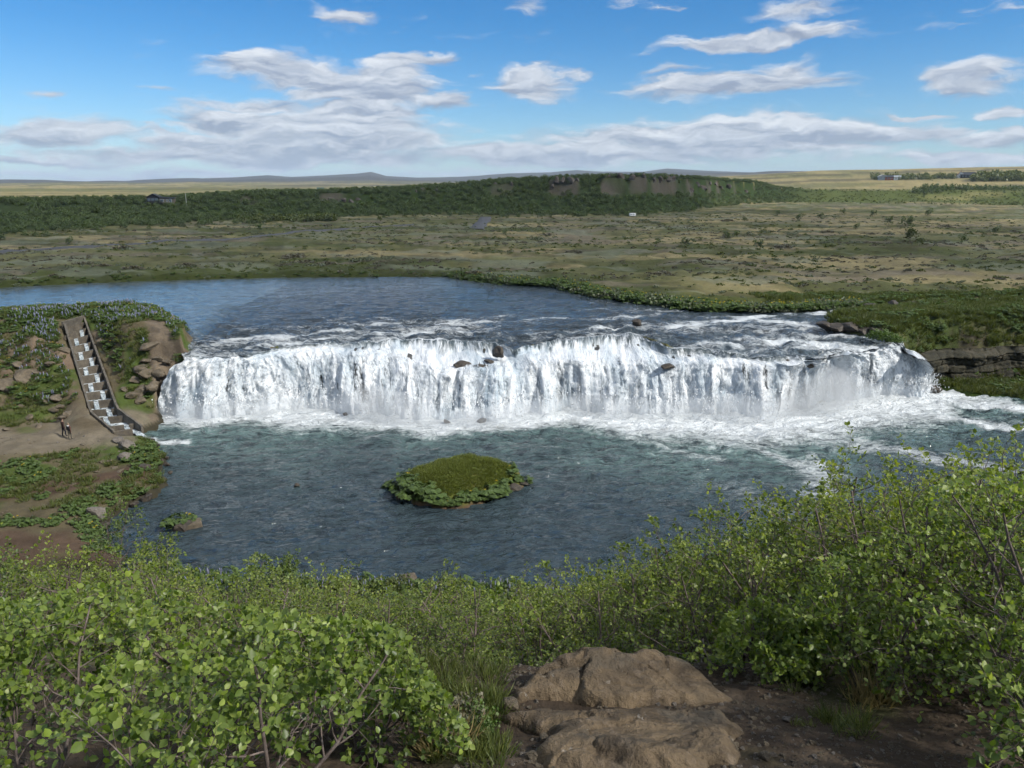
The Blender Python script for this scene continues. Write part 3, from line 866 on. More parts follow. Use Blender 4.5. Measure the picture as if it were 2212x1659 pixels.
# flying drops and splashes: loose white water in front of the curtain
rd = np.random.default_rng(250)
nd_ = 7000
P, TT = fall_surface(np.linspace(0, 1, 60), .3, 221, .26)
si = rd.integers(0, len(P), nd_); ti = (rd.random(nd_) ** .6 * 59).astype(int)
C = P[si, ti].copy()
tt = ti / 59
C[:, 1] -= np.abs(rd.normal(0, .25 + .9 * tt ** 2, nd_)); C[:, 0] += rd.normal(0, .15, nd_)
C[:, 2] += rd.normal(0, .15, nd_) + np.where(tt > .85, np.abs(rd.normal(0, .5, nd_)), 0)
C[:, 2] = np.maximum(C[:, 2], .05)
keepd = tt > .72
C = C[keepd]; tt = tt[keepd]
sz = .025 + .05 * rd.random(len(C)) ** 2
base4 = np.array([[1, 1, 1], [-1, -1, 1], [-1, 1, -1], [1, -1, -1]]) * np.array([.7, .7, 1.5])
V = C[:, None] + sz[:, None, None] * (base4[None] + rd.normal(0, .35, (len(C), 4, 3)))
F = np.array([[0, 1, 2], [0, 3, 1], [0, 2, 3], [1, 3, 2]])[None] + (np.arange(len(C)) * 4)[:, None, None]
mat_drop, N = new_mat('white_drops')
bs = N.n('ShaderNodeBsdfPrincipled', {'Base Color': (.68, .71, .74), 'Roughness': .5})
N.n('ShaderNodeOutputMaterial', {'Surface': bs}, out=None)
link('spray_drops', fast_mesh('spray_drops', V.reshape(-1, 3), F.reshape(-1, 3), False), mat_drop, kind='stuff', label='white drops and splashes flying off the waterfall')

# mist hanging at the foot of the fall: one closed lumpy body of thin white air
k = np.linspace(0, len(foot_f) - 1, 150).astype(int)
line = foot_f[k]
an = np.linspace(0, 2 * np.pi, 14, endpoint=False)
rad = (1.7 + .8 * fbm(line[:, 0] * .14, line[:, 0] * 0, 3, 260))
rad = rad * np.sin(np.linspace(.12, np.pi - .12, len(k))) ** .3
rad = rad * (.70 + .45 * np.clip(fbm(line[:, 0] * .09, line[:, 0] * 0 + 4, 2, 262), 0, 1) + .6 * np.exp(-((line[:, 0] - 36) / 10) ** 2) + .35 * np.exp(-((line[:, 0] + 20) / 12) ** 2))
V = np.stack([line[:, None, 0] + 0 * an, line[:, None, 1] - .5 + rad[:, None] * 1.5 * np.cos(an), .25 + rad[:, None] * (np.sin(an) * .95 + .45)], 2)
V += (fbm(V[:, :, 0] * .7, V[:, :, 1] * .7 + V[:, :, 2], 3, 261) * .35)[:, :, None] * np.array([0, .6, .7])
n_, m_ = V.shape[:2]
i = np.arange(n_ - 1)[:, None] * m_; j = np.arange(m_)[None]
F = np.stack([i + j, i + (j + 1) % m_, i + m_ + (j + 1) % m_, i + m_ + j], 2).reshape(-1, 4)
VV = V.reshape(-1, 3)
c0, c1 = VV[:m_].mean(0), VV[-m_:].mean(0)
VV = np.concatenate([VV, [c0, c1]])
me = bpy.data.meshes.new('mist')
me.from_pydata(VV.tolist(), [], F.tolist() + [[(q + 1) % m_, q, n_ * m_] for q in range(m_)] + [[(n_ - 1) * m_ + q, (n_ - 1) * m_ + (q + 1) % m_, n_ * m_ + 1] for q in range(m_)])
me.update()
bm = bmesh.new(); bm.from_mesh(me); bmesh.ops.recalc_face_normals(bm, faces=bm.faces[:]); bm.to_mesh(me); bm.free()
mat_mist, N = new_mat('mist')
vs = N.n('ShaderNodeVolumePrincipled', {'Color': (.92, .95, .98), 'Density': .20, 'Anisotropy': 0.0})
N.n('ShaderNodeOutputMaterial', {'Volume': vs}, out=None)
link('mist', me, mat_mist, kind='stuff', label='thin white mist hanging at the foot of the waterfall')
# ------------------------------------------------------------------ plant and stone materials
def leaf_material(name, lo, hi, trans=.35, rnd='lv', rough=.5, obj_var=.0, lit=None):
    m, N = new_mat(name)
    a = N.attr('lv')
    oi = N.n('ShaderNodeObjectInfo', out=None)
    f = N.m('ADD', a, N.m('MULTIPLY', N.m('SUBTRACT', oi.outputs['Random'], .5), obj_var), clamp=True)
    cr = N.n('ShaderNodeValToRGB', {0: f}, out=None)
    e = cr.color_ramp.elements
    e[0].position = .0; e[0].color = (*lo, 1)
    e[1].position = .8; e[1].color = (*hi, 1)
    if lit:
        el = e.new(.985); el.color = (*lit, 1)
    c = cr.outputs[0]
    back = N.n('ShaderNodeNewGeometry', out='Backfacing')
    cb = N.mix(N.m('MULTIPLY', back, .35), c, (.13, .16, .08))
    bs = N.n('ShaderNodeBsdfPrincipled', {'Base Color': cb, 'Roughness': rough, 'Specular IOR Level': .35})
    tr = N.n('ShaderNodeBsdfTranslucent', {'Color': N.mix(1.0, c, (1.5, 1.45, .8), 'MULTIPLY')})
    mx = N.n('ShaderNodeMixShader', {0: trans, 1: bs, 2: tr})
    N.n('ShaderNodeOutputMaterial', {'Surface': mx}, out=None)
    return m


def plain_material(name, cols, scale=3.0, rough=.85, bump=.4, dist=.05, spec=.3):
    m, N = new_mat(name)
    pos = N.n('ShaderNodeTexCoord', out='Object')
    a = N.noise(pos, scale, 6, .65, .2)
    b = N.noise(pos, scale * 6, 4, .6)
    f = N.m('ADD', N.m('MULTIPLY', a, .7), N.m('MULTIPLY', b, .3))
    cr = N.n('ShaderNodeValToRGB', {0: f}, out=None)
    e = cr.color_ramp.elements
    e[0].position = .34; e[0].color = (*cols[0], 1)
    e[1].position = .66; e[1].color = (*cols[-1], 1)
    for i, c in enumerate(cols[1:-1]):
        x = e.new(.34 + .32 * (i + 1) / (len(cols) - 1)); x.color = (*c, 1)
    bmp = N.n('ShaderNodeBump', {'Strength': bump, 'Distance': dist, 'Height': f})
    bs = N.n('ShaderNodeBsdfPrincipled', {'Base Color': cr.outputs[0], 'Roughness': rough, 'Normal': bmp, 'Specular IOR Level': spec})
    N.n('ShaderNodeOutputMaterial', {'Surface': bs}, out=None)
    return m


M = {}
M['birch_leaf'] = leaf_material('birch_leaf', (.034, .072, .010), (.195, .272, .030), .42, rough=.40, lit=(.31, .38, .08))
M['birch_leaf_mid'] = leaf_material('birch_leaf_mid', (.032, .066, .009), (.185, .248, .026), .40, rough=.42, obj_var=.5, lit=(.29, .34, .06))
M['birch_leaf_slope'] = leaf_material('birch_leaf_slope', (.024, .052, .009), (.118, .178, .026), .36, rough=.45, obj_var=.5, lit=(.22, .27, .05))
M['birch_far'] = leaf_material('birch_far', (.030, .052, .015), (.100, .145, .040), .2, obj_var=.55)
M['birch_sunny'] = leaf_material('birch_sunny', (.040, .062, .014), (.120, .140, .034), .25, obj_var=.55)
M['herb_leaf'] = leaf_material('herb_leaf', (.026, .060, .010), (.085, .150, .022), .3, obj_var=.3)
M['willow_grey'] = leaf_material('willow_grey', (.080, .092, .062), (.160, .178, .120), .2, obj_var=.6)
M['heath_brown'] = leaf_material('heath_brown', (.070, .056, .044), (.135, .110, .082), .1, obj_var=.6)
M['grass_green'] = leaf_material('grass_green', (.040, .062, .012), (.110, .130, .030), .3, obj_var=.5)
M['islet_turf'] = leaf_material('islet_turf', (.070, .100, .014), (.180, .205, .040), .3, obj_var=.4)
M['grass_dry'] = leaf_material('grass_dry', (.180, .140, .065), (.340, .270, .130), .3, obj_var=.4)
M['lupin_flower'] = leaf_material('lupin_flower', (.140, .155, .260), (.270, .280, .400), .2, obj_var=.4)
M['yellow_flower'] = leaf_material('yellow_flower', (.520, .400, .010), (.750, .560, .020), .2, obj_var=.3)
M['bark'] = plain_material('bark', [(.050, .036, .030), (.115, .090, .078), (.200, .165, .150)], 30, .8, .5, .004)
M['stone_red'] = plain_material('stone_red', [(.056, .047, .036), (.112, .092, .066), (.180, .150, .112)], 1.6, .9, .7, .15)
M['stone_grey'] = plain_material('stone_grey', [(.050, .046, .042), (.130, .115, .100), (.200, .180, .155)], 2.2, .9, .7, .1)
M['stone_dark'] = plain_material('stone_dark', [(.018, .016, .014), (.050, .042, .034), (.085, .070, .052)], 2.0, .6, .7, .1)
M['concrete'] = plain_material('concrete', [(.055, .050, .042), (.100, .090, .075), (.155, .140, .118)], 1.3, .9, .4, .03)
M['concrete_stained'] = plain_material('concrete_stained', [(.050, .044, .036), (.098, .084, .066), (.150, .130, .104)], 1.1, .85, .4, .03)


# ------------------------------------------------------------------ plant shapes
class Geo:
    """Collects vertices, faces (all of one size) and a per-vertex value."""
    def __init__(self): self.V, self.F, self.A, self.n = [], [], [], 0
    def add(self, V, F, a):
        self.V.append(V); self.F.append(F + self.n); self.A.append(np.broadcast_to(a, (len(V),)) if np.ndim(a) == 0 else a)
        self.n += len(V)
    def mesh(self, name, mat, smooth=True):
        if not self.V:
            return None
        me = fast_mesh(name, np.concatenate(self.V), np.concatenate(self.F), smooth)
        put_attr(me, 'lv', np.concatenate(self.A))
        me.materials.append(mat)
        return me


def norm(v):
    return v / (np.linalg.norm(v, axis=-1, keepdims=True) + 1e-9)


LEAF_T = np.array([[0, 0, 0], [.30, .36, .07], [.66, .30, .05], [1, 0, -.06], [.66, -.30, .05], [.30, -.36, .07]])
LEAF_F = np.array([[0, 1, 2, 3], [0, 3, 4, 5]])
CARD_T = np.array([[0, 0, 0], [.5, .40, .05], [1, 0, 0], [.5, -.40, .05]])
CARD_F = np.array([[0, 1, 2, 3]])


def leaves(P, D, U, S, lv, T=LEAF_T, F=LEAF_F, wid=1.0):
    """Many leaves at points P, along D, facing U, of length S."""
    D = norm(D); W = norm(np.cross(U, D)); Nn = np.cross(D, W)
    V = P[:, None] + S[:, None, None] * (T[None, :, 0:1] * D[:, None] + wid * T[None, :, 1:2] * W[:, None] + T[None, :, 2:3] * Nn[:, None])
    k = len(T)
    FF = (F[None] + (np.arange(len(P)) * k)[:, None, None]).reshape(-1, F.shape[1])
    return V.reshape(-1, 3), FF, np.repeat(lv, k)


def tube(path, rad, sides):
    path = np.asarray(path); n = len(path)
    T = norm(np.gradient(path, axis=0))
    ref = np.array([0.3, 0.2, 1.0]) if abs(T[0, 2]) < .9 else np.array([1.0, 0, 0])
    A = norm(np.cross(T, ref)); B = np.cross(T, A)
    an = np.linspace(0, 2 * np.pi, sides, endpoint=False)
    V = path[:, None] + np.asarray(rad)[:, None, None] * (np.cos(an)[None, :, None] * A[:, None] + np.sin(an)[None, :, None] * B[:, None])
    i = np.arange(n - 1)[:, None] * sides; j = np.arange(sides)[None]
    F = np.stack([i + j, i + (j + 1) % sides, i + sides + (j + 1) % sides, i + sides + j], 2).reshape(-1, 4)
    return V.reshape(-1, 3), F


def birch(seed, height=3.0, spread=.5, stems=4, leaf=.035, per_twig=9, sides=4, side_n=7, twig_n=6, droop=.0, T=LEAF_T, F=LEAF_F, bare=.25, cone=1.0, open_low=0.0):
    """Bushy downy birch: several crooked stems, side branches, twigs set with leaves. Returns wood mesh data and leaf arrays."""
    r = np.random.default_rng(seed)
    wood = Geo()
    LP, LD, LU, LS, LV = [], [], [], [], []

    def grow(p, d, length, r0, nseg, wob, up):
        pts = [p]; dirs = [d]
        for i in range(nseg):
            d = norm(d + r.normal(0, wob, 3) + np.array([0, 0, up]))
            p = p + d * length / nseg
            pts.append(p); dirs.append(d)
        rad = r0 * np.linspace(1, .35, nseg + 1)
        return np.array(pts), np.array(dirs), rad

    for s in range(stems):
        a = 2 * math.pi * (s + r.random()) / stems
        lean = spread * (.4 + .8 * r.random())
        d = norm(np.array([math.cos(a) * lean, math.sin(a) * lean, 1.0]))
        L = height * (.75 + .35 * r.random())
        P, D, R = grow(np.array([math.cos(a), math.sin(a), 0]) * .06 * height * r.random(), d, L, .011 * height * (.7 + .5 * r.random()), 9, .13, .05)
        V_, F_ = tube(P, R, sides + 1); wood.add(V_, F_, .5)
        nb = side_n
        for b in range(nb):
            t = bare + (1 - bare) * (b + r.random()) / nb
            i = min(int(t * 9), 8); fr = t * 9 - i
            p = P[i] * (1 - fr) + P[i + 1] * fr
            aa = r.random() * 2 * math.pi
            side = norm(np.cross(D[i], norm(r.normal(0, 1, 3))))
            d2 = norm(D[i] * .55 + side * .95 + np.array([0, 0, .12]))
            L2 = L * (.50 - .30 * t * cone) * (.6 + .6 * r.random())
            P2, D2, R2 = grow(p, d2, L2, R[i] * .55, 6, .20, .04 - droop)
            V_, F_ = tube(P2, R2, sides); wood.add(V_, F_, .5)
            for k in range(twig_n):
                t2 = .2 + .8 * (k + r.random()) / twig_n
                i2 = min(int(t2 * 6), 5); f2 = t2 * 6 - i2
                q = P2[i2] * (1 - f2) + P2[min(i2 + 1, 6)] * f2
                d3 = norm(D2[i2] * .7 + norm(r.normal(0, 1, 3)) * .8 + np.array([0, 0, .1]))
                L3 = L2 * (.22 + .25 * r.random()) + leaf * 1.5
                P3, D3, R3 = grow(q, d3, L3, max(R2[i2] * .45, .0016), 3, .22, .03 - droop)
                V_, F_ = tube(P3, R3, 3); wood.add(V_, F_, .5)
                m = max(2, int(per_twig * (.6 + .8 * r.random())))
                tt = .15 + .85 * r.random(m) ** .7
                ii = np.minimum((tt * 3).astype(int), 2); ff = (tt * 3 - ii)[:, None]
                pp = P3[ii] * (1 - ff) + P3[ii + 1] * ff
                dd = norm(D3[ii] * .5 + norm(r.normal(0, 1, (m, 3))) * .9)
                uu = norm(np.array([0.15, -.3, .9]) + r.normal(0, .55, (m, 3)))
                pp = pp + dd * leaf * .3
                LP.append(pp); LD.append(dd); LU.append(uu)
                LS.append(leaf * (.45 + .85 * r.random(m)))
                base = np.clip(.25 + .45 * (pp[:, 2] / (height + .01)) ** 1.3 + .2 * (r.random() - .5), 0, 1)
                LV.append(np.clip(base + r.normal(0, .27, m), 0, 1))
    LP, LD, LU, LS, LV = map(np.concatenate, (LP, LD, LU, LS, LV))
    if open_low:
        kp = r.random(len(LP)) < np.clip((LP[:, 2] / height - .25) / .45, 1 - open_low, 1)
        LP, LD, LU, LS, LV = LP[kp], LD[kp], LU[kp], LS[kp], LV[kp]
    return wood, (LP, LD, LU, LS, LV)


def crown_mesh(name, L, mat, T=LEAF_T, F=LEAF_F, wid=1.0, sel=None):
    LP, LD, LU, LS, LV = L
    if sel is not None:
        LP, LD, LU, LS, LV = LP[sel], LD[sel], LU[sel], LS[sel], LV[sel]
    g = Geo(); g.add(*leaves(LP, LD, LU, LS, LV, T, F, wid))
    return g.mesh(name, mat, smooth=False)


# ------------------------------------------------------------------ scatter: one stuff object of many instances
def proto_obj(name, me):
    return bpy.data.objects.new(name, me)


def scatter(name, P, S, protos, idx=None, RZ=None, tilt=None, label=None, kind='stuff', mat=None, scale3=None):
    n = len(P)
    me = bpy.data.meshes.new(name)
    me.vertices.add(n); me.vertices.foreach_set('co', np.asarray(P, np.float32).ravel())
    rot = np.zeros((n, 3)); rot[:, 2] = RNG.random(n) * 6.283 if RZ is None else RZ
    if tilt is not None:
        rot[:, 0] = RNG.normal(0, tilt, n); rot[:, 1] = RNG.normal(0, tilt, n)
    a = me.attributes.new('rot', 'FLOAT_VECTOR', 'POINT'); a.data.foreach_set('vector', np.asarray(rot, np.float32).ravel())
    sc = np.repeat(np.asarray(S, float)[:, None], 3, 1) if scale3 is None else scale3
    a = me.attributes.new('scl', 'FLOAT_VECTOR', 'POINT'); a.data.foreach_set('vector', np.asarray(sc, np.float32).ravel())
    if idx is None:
        idx = RNG.integers(0, len(protos), n)
    a = me.attributes.new('pick', 'INT', 'POINT'); a.data.foreach_set('value', np.asarray(idx, np.int32))
    coll = bpy.data.collections.new(name + '_kinds')
    for p in protos:
        coll.objects.link(p)
    o = link(name, me, None, kind=kind, label=label)
    ng = bpy.data.node_groups.new(name + '_scatter', 'GeometryNodeTree')
    ng.interface.new_socket('Geometry', in_out='INPUT', socket_type='NodeSocketGeometry')
    ng.interface.new_socket('Geometry', in_out='OUTPUT', socket_type='NodeSocketGeometry')
    nd, lk = ng.nodes, ng.links
    gi = nd.new('NodeGroupInput'); go = nd.new('NodeGroupOutput')
    ci = nd.new('GeometryNodeCollectionInfo'); ci.inputs['Collection'].default_value = coll
    ci.inputs['Separate Children'].default_value = True; ci.inputs['Reset Children'].default_value = True
    def na(nm, ty):
        x = nd.new('GeometryNodeInputNamedAttribute'); x.data_type = ty; x.inputs[0].default_value = nm
        return x.outputs[0]
    ip = nd.new('GeometryNodeInstanceOnPoints')
    lk.new(gi.outputs[0], ip.inputs['Points']); lk.new(ci.outputs[0], ip.inputs['Instance'])
    ip.inputs['Pick Instance'].default_value = True
    lk.new(na('pick', 'INT'), ip.inputs['Instance Index'])
    er = nd.new('FunctionNodeEulerToRotation'); lk.new(na('rot', 'FLOAT_VECTOR'), er.inputs[0])
    lk.new(er.outputs[0], ip.inputs['Rotation'])
    lk.new(na('scl', 'FLOAT_VECTOR'), ip.inputs['Scale'])
    lk.new(ip.outputs[0], go.inputs[0])
    md = o.modifiers.new('scatter', 'NODES'); md.node_group = ng
    return o


def dome_clump(seed, n, size, mat, flat=1.0, name='clump', core=.35):
    """Unit-radius bushy clump of leaf cards."""
    r = np.random.default_rng(seed)
    v = norm(r.normal(0, 1, (n, 3))); v[:, 2] = np.abs(v[:, 2])
    lump = 1 + .28 * np.sin(v[:, 0] * 5 + seed) * np.cos(v[:, 1] * 4 + seed * 2)
    rad = (core + (1 - core) * r.random(n) ** .5) * lump
    P = v * rad[:, None] * np.array([1, 1, flat])
    D = norm(v + r.normal(0, .7, (n, 3))); U = norm(v + np.array([0, 0, .6]) + r.normal(0, .5, (n, 3)))
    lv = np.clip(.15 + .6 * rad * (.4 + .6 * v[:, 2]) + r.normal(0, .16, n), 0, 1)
    g = Geo(); g.add(*leaves(P, D, U, size * (.6 + .8 * r.random(n)), lv, CARD_T, CARD_F, 1.3))
    return g.mesh(name, mat, smooth=False)


def tree_clump(seed, n, size, mat, name='tree'):
    """Small upright birch about 1 unit tall for far woods."""
    r = np.random.default_rng(seed)
    v = norm(r.normal(0, 1, (n, 3)))
    rad = .35 + .65 * r.random(n) ** .5
    lump = 1 + .35 * np.sin(v[:, 0] * 4 + seed) * np.cos(v[:, 2] * 5 + seed)
    P = v * (rad * lump)[:, None] * np.array([.50, .50, .42]) + np.array([0, 0, .55])
    D = norm(v + r.normal(0, .7, (n, 3))); U = norm(v * .8 + np.array([0, 0, .6]) + r.normal(0, .5, (n, 3)))
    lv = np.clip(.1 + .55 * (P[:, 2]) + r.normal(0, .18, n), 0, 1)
    g = Geo(); g.add(*leaves(P, D, U, size * (.6 + .8 * r.random(n)), lv, CARD_T, CARD_F, 1.3))
    return g.mesh(name, mat, smooth=False)


def grass_tuft(seed, n, mat, h=.3, spread=.12, wid=.012, name='tuft'):
    r = np.random.default_rng(seed)
    g = Geo()
    a = r.random(n) * 6.283; rr = spread * r.random(n) ** .5
    P = np.stack([rr * np.cos(a), rr * np.sin(a), 0 * a - .02], 1)
    out = np.stack([np.cos(a), np.sin(a), 0 * a], 1)
    D = norm(out * (.25 + .6 * r.random(n)[:, None]) + np.array([0, 0, 1]) + r.normal(0, .15, (n, 3)))
    S = h * (.5 + .7 * r.random(n))
    T = np.array([[0, .5, 0], [0, -.5, 0], [.55, .35, .04], [.55, -.35, .04], [1, 0, -.14]])
    Tq = np.array([[0, .5, 0], [0, -.5, 0], [.6, -.32, .05], [.6, .32, .05], [1, .02, -.12], [1, -.02, -.12]])
    U = norm(np.cross(D, r.normal(0, 1, (n, 3))))
    V, F, A = leaves(P, D, U, S, np.clip(r.random(n), 0, 1), Tq, np.array([[0, 1, 2, 3], [3, 2, 5, 4]]), wid / h * 2)
    g.add(V, F, A)
    return g.mesh(name, mat, smooth=False)


def lupin(seed, flowers=True):
    """Lupin clump: palmate leaves and upright flower spikes. Two material slots."""
    r = np.random.default_rng(seed)
    g = Geo(); n = 70
    v = norm(r.normal(0, 1, (n, 3))); v[:, 2] = np.abs(v[:, 2])
    P = v * np.array([.42, .42, .42]) * (.4 + .6 * r.random((n, 1)))
    g.add(*leaves(P, norm(v + r.normal(0, .4, (n, 3))), norm(v + np.array([0, 0, 1.])), .20 * (.7 + .5 * r.random(n)), np.clip(.2 + P[:, 2] + r.normal(0, .15, n), 0, 1), CARD_T, CARD_F, 1.0))
    nl = len(g.F[0])
    if flowers:
        for k in range(2):
            a = r.random() * 6.283; q = .32 * r.random() ** .5
            b = np.array([q * math.cos(a), q * math.sin(a), .28])
            top = b + np.array([r.normal(0, .05), r.normal(0, .05), .32 + .12 * r.random()])
            V, F = tube(np.stack([b, b * .55 + top * .45, b * .2 + top * .8, top]), np.array([.015, .040, .032, .006]), 5)
            g.add(V, F, np.clip(r.random(len(V)), 0, 1))
    me = g.mesh('lupin', M['herb_leaf'], False)
    me.materials.append(M['lupin_flower'])
    mi = np.zeros(len(me.polygons), np.int32); mi[nl:] = 1
    me.polygons.foreach_set('material_index', mi)
    return me


def angelica(seed, umbels=3, n=26, size=.34):
    """Garden-angelica clump: broad arching leaves and a few yellow-green flower heads."""
    r = np.random.default_rng(seed)
    g = Geo()
    for k in range(n):
        a = r.random() * 6.283
        out = np.array([math.cos(a), math.sin(a), 0])
        Ls = .30 + .38 * r.random()
        tip = out * Ls * (.6 + .5 * r.random()) + np.array([0, 0, .18 + .45 * r.random()])
        V, F = tube(np.stack([out * .03, tip * .55 + np.array([0, 0, .1]), tip]), np.array([.014, .010, .005]), 3)
        g.add(V, F, .3)
        m = 5
        aa = a + np.linspace(-1.2, 1.2, m)
        D = np.stack([np.cos(aa), np.sin(aa), -.25 - .3 * np.abs(np.linspace(-1, 1, m))], 1)
        g.add(*leaves(np.repeat(tip[None], m, 0) + D * .02, D, np.tile([0, 0, 1.], (m, 1)) + r.normal(0, .25, (m, 3)), size * (.6 + .5 * r.random(m)), np.clip(.35 + .4 * tip[2] + r.normal(0, .2, m), 0, 1), LEAF_T, LEAF_F, 1.1))
    nl = sum(len(f) for f in g.F)
    for k in range(umbels):
        a = r.random() * 6.283; q = .25 * r.random()
        b = np.array([q * math.cos(a), q * math.sin(a), .1]); t = b + np.array([r.normal(0, .08), r.normal(0, .08), .6 + .2 * r.random()])
        V, F = tube(np.stack([b, (b + t) / 2, t]), np.array([.014, .011, .008]), 4); g.add(V, F, .4)
    ns = sum(len(f) for f in g.F)
    for k in range(umbels):
        t = np.array([r.normal(0, .2), r.normal(0, .2), .72 + .1 * r.random()])
        m = 14
        v = norm(r.normal(0, 1, (m, 3))); v[:, 2] = np.abs(v[:, 2])
        g.add(*leaves(t + v * .05, v, norm(r.normal(0, 1, (m, 3))), np.full(m, .06), r.random(m), CARD_T, CARD_F, 1.4))
    me = g.mesh('angelica', M['herb_leaf'], False)
    me.materials.append(M['yellow_flower'])
    mi = np.zeros(len(me.polygons), np.int32); mi[ns:] = 1
    me.polygons.foreach_set('material_index', mi)
    return me


def rock_mesh(seed, cuts=9, flat=.7, subdiv=3, name='rock', rough=.07):
    """Angular weathered stone about 1 unit across."""
    bm = bmesh.new()
    bmesh.ops.create_icosphere(bm, subdivisions=subdiv, radius=.6)
    r = np.random.default_rng(seed)
    V = np.array([v.co[:] for v in bm.verts])
    for k in range(cuts):
        n = norm(r.normal(0, 1, 3)); n[2] *= .8; n = norm(n)
        d = .26 + .18 * r.random()
        s = V @ n - d
        V = V - np.where(s > 0, s * .93, 0)[:, None] * n
    V = V + norm(V) * (fbm(V[:, 0] * 3 + seed, V[:, 1] * 3 + V[:, 2] * 2.3, 4, seed) * rough)[:, None]
    V[:, 2] *= flat
    for v, c in zip(bm.verts, V):
        v.co = c
    me = bpy.data.meshes.new(name); bm.to_mesh(me); bm.free()
    a = me.attributes.new('lv', 'FLOAT', 'POINT')
    return me


# bedded rock cliff of the right bank
cxs = np.linspace(47.5, 100, 420); czs = np.linspace(-.4, 4.3, 60)
CX, CZ = np.meshgrid(cxs, czs, indexing='ij')
front = np.interp(CX, RX, RY0) - .55
bed = CZ * 1.15 + .5 * fbm(CX * .12, CZ * .1, 3, 270)
lay_ = np.floor(bed); fr = bed - lay_
step_ = vnoise(lay_ * 3.7 + np.floor(CX * .45 + vnoise(lay_ * 1.9, lay_ * 0, 271) * 3) * 5.3, lay_ * 2.1, 272)
block = np.abs(((CX * .45 + vnoise(lay_ * 1.9, lay_ * 0, 271) * 3) % 1) - .5)
yy = front + .42 * step_ + .55 * fbm(CX * .28, CZ * .2, 3, 273) + .22 * np.exp(-(np.minimum(fr, 1 - fr) / .09) ** 2) + .20 * np.exp(-((.5 - block) / .05) ** 2)
yy += .10 * fbm(CX * 2.2, CZ * 3.0, 3, 274) + 1.2 * sstep(CZ, 3.4, 4.3) + .9 * sstep(CZ, 2.6, .4) * 0 + .5 * np.exp(-((CZ - 2.2) / 1.1) ** 2)
yy += 1.1 * sstep(CX, 50.5, 47.5)
me = fast_mesh('rock_cliff', np.stack([CX, yy, CZ + .12 * fbm(CX * .5, CZ * .5, 2, 275)], 2).reshape(-1, 3), grid_faces(*CX.shape))
link('rock_cliff', me, plain_material('bedded_basalt', [(.012, .012, .009), (.034, .032, .020), (.070, .060, .042)], .7, .9, .8, .25), kind='structure', label='dark bedded rock cliff under the turf of the right bank')
# ------------------------------------------------------------------ bluff wood, valley cover
def polar_points(n, az0, az1, d0, d1, seed):
    r = np.random.default_rng(seed)
    az = az0 + (az1 - az0) * r.random(n)
    d = np.sqrt(d0 ** 2 + (d1 ** 2 - d0 ** 2) * r.random(n))
    return d * np.sin(az), d * np.cos(az), r


x, y, r = polar_points(76000, math.radians(-46), math.radians(44), 225, 760, 301)
t = bluff_t(x, y); az = np.arctan2(x, y); d = np.hypot(x, y)
cm = cliff_mask(az)
rock_band = (t > .50) & (t < .74)
keep = (t > -.06 - .5 * r.random(len(x)) ** 5) & (t < 1.55)
keep &= ~(rock_band & (r.random(len(x)) < np.clip(cm * (.85 + .5 * fbm(x * .04, y * .04, 3, 306)), 0, .97)))
keep &= ~(rock_band & (fbm(x * .05, y * .05, 3, 305) > .45))
sunny = sstep(az, az_of(1640), az_of(1780))
keep &= r.random(len(x)) > .72 * sunny + .25 * (t > 1.05)
keep &= ~((np.abs(az - az_of(346)) < .020) & (t > .66) & (t < 1.3))
x, y, t, az, d, sunny = x[keep], y[keep], t[keep], az[keep], d[keep], sunny[keep]
z = ground_z(x, y, False)
far_protos = [proto_obj('far_birch', tree_clump(310 + k, 190, .135, M['birch_far'])) for k in range(4)] + \
             [proto_obj('sunny_birch', tree_clump(320 + k, 180, .135, M['birch_sunny'])) for k in range(3)]
pick = np.where(RNG.random(len(x)) < sunny * .9, RNG.integers(4, 7, len(x)), RNG.integers(0, 4, len(x)))
hgt = (1.3 + 1.3 * RNG.random(len(x)) ** 2) * (1 - .40 * sunny) * np.where(t > .9, .85, 1)
scatter('bluff_wood', np.stack([x, y, z - .15], 1), hgt, far_protos, pick, scale3=np.stack([hgt * 1.15, hgt * 1.15, hgt], 1),
        label='dark green birch wood covering the long bluff')

# low cover of the valley floor: tussocks and heath
x, y, r = polar_points(60000, math.radians(-44), math.radians(44), 99, 400, 331)
wgt = np.clip(1.15 - np.hypot(x, y) / 420, .1, 1)
t = bluff_t(x, y)
keep = (t < 0.02) & (sdist(x, y, RIVER) < -1.2) & (y > 100) & (r.random(len(x)) < wgt * .62)
patch = fbm(x * .04, y * .11, 4, 333)
keep &= (patch + r.normal(0, .25, len(x))) > -.05
x, y, patch = x[keep], y[keep], patch[keep]
z = ground_z(x, y)
tuss = [proto_obj('grey_tussock', dome_clump(340 + k, 60, .38, M['willow_grey'], .5)) for k in range(2)] + \
       [proto_obj('brown_tussock', dome_clump(345 + k, 60, .38, M['heath_brown'], .45)) for k in range(2)] + \
       [proto_obj('green_tussock', dome_clump(350 + k, 60, .42, M['grass_green'], .45)) for k in range(3)]
zone = fbm(x * .05, y * .10, 3, 334)
pick = np.where(zone > .25, RNG.integers(0, 2, len(x)), np.where(zone < -.30, RNG.integers(2, 4, len(x)), RNG.integers(4, 7, len(x))))
size = .22 + .5 * RNG.random(len(x)) ** 2
scatter('valley_tussocks', np.stack([x, y, z - .05], 1), size, tuss, pick, label='low tussocks of moss, heath and willow on the valley floor')

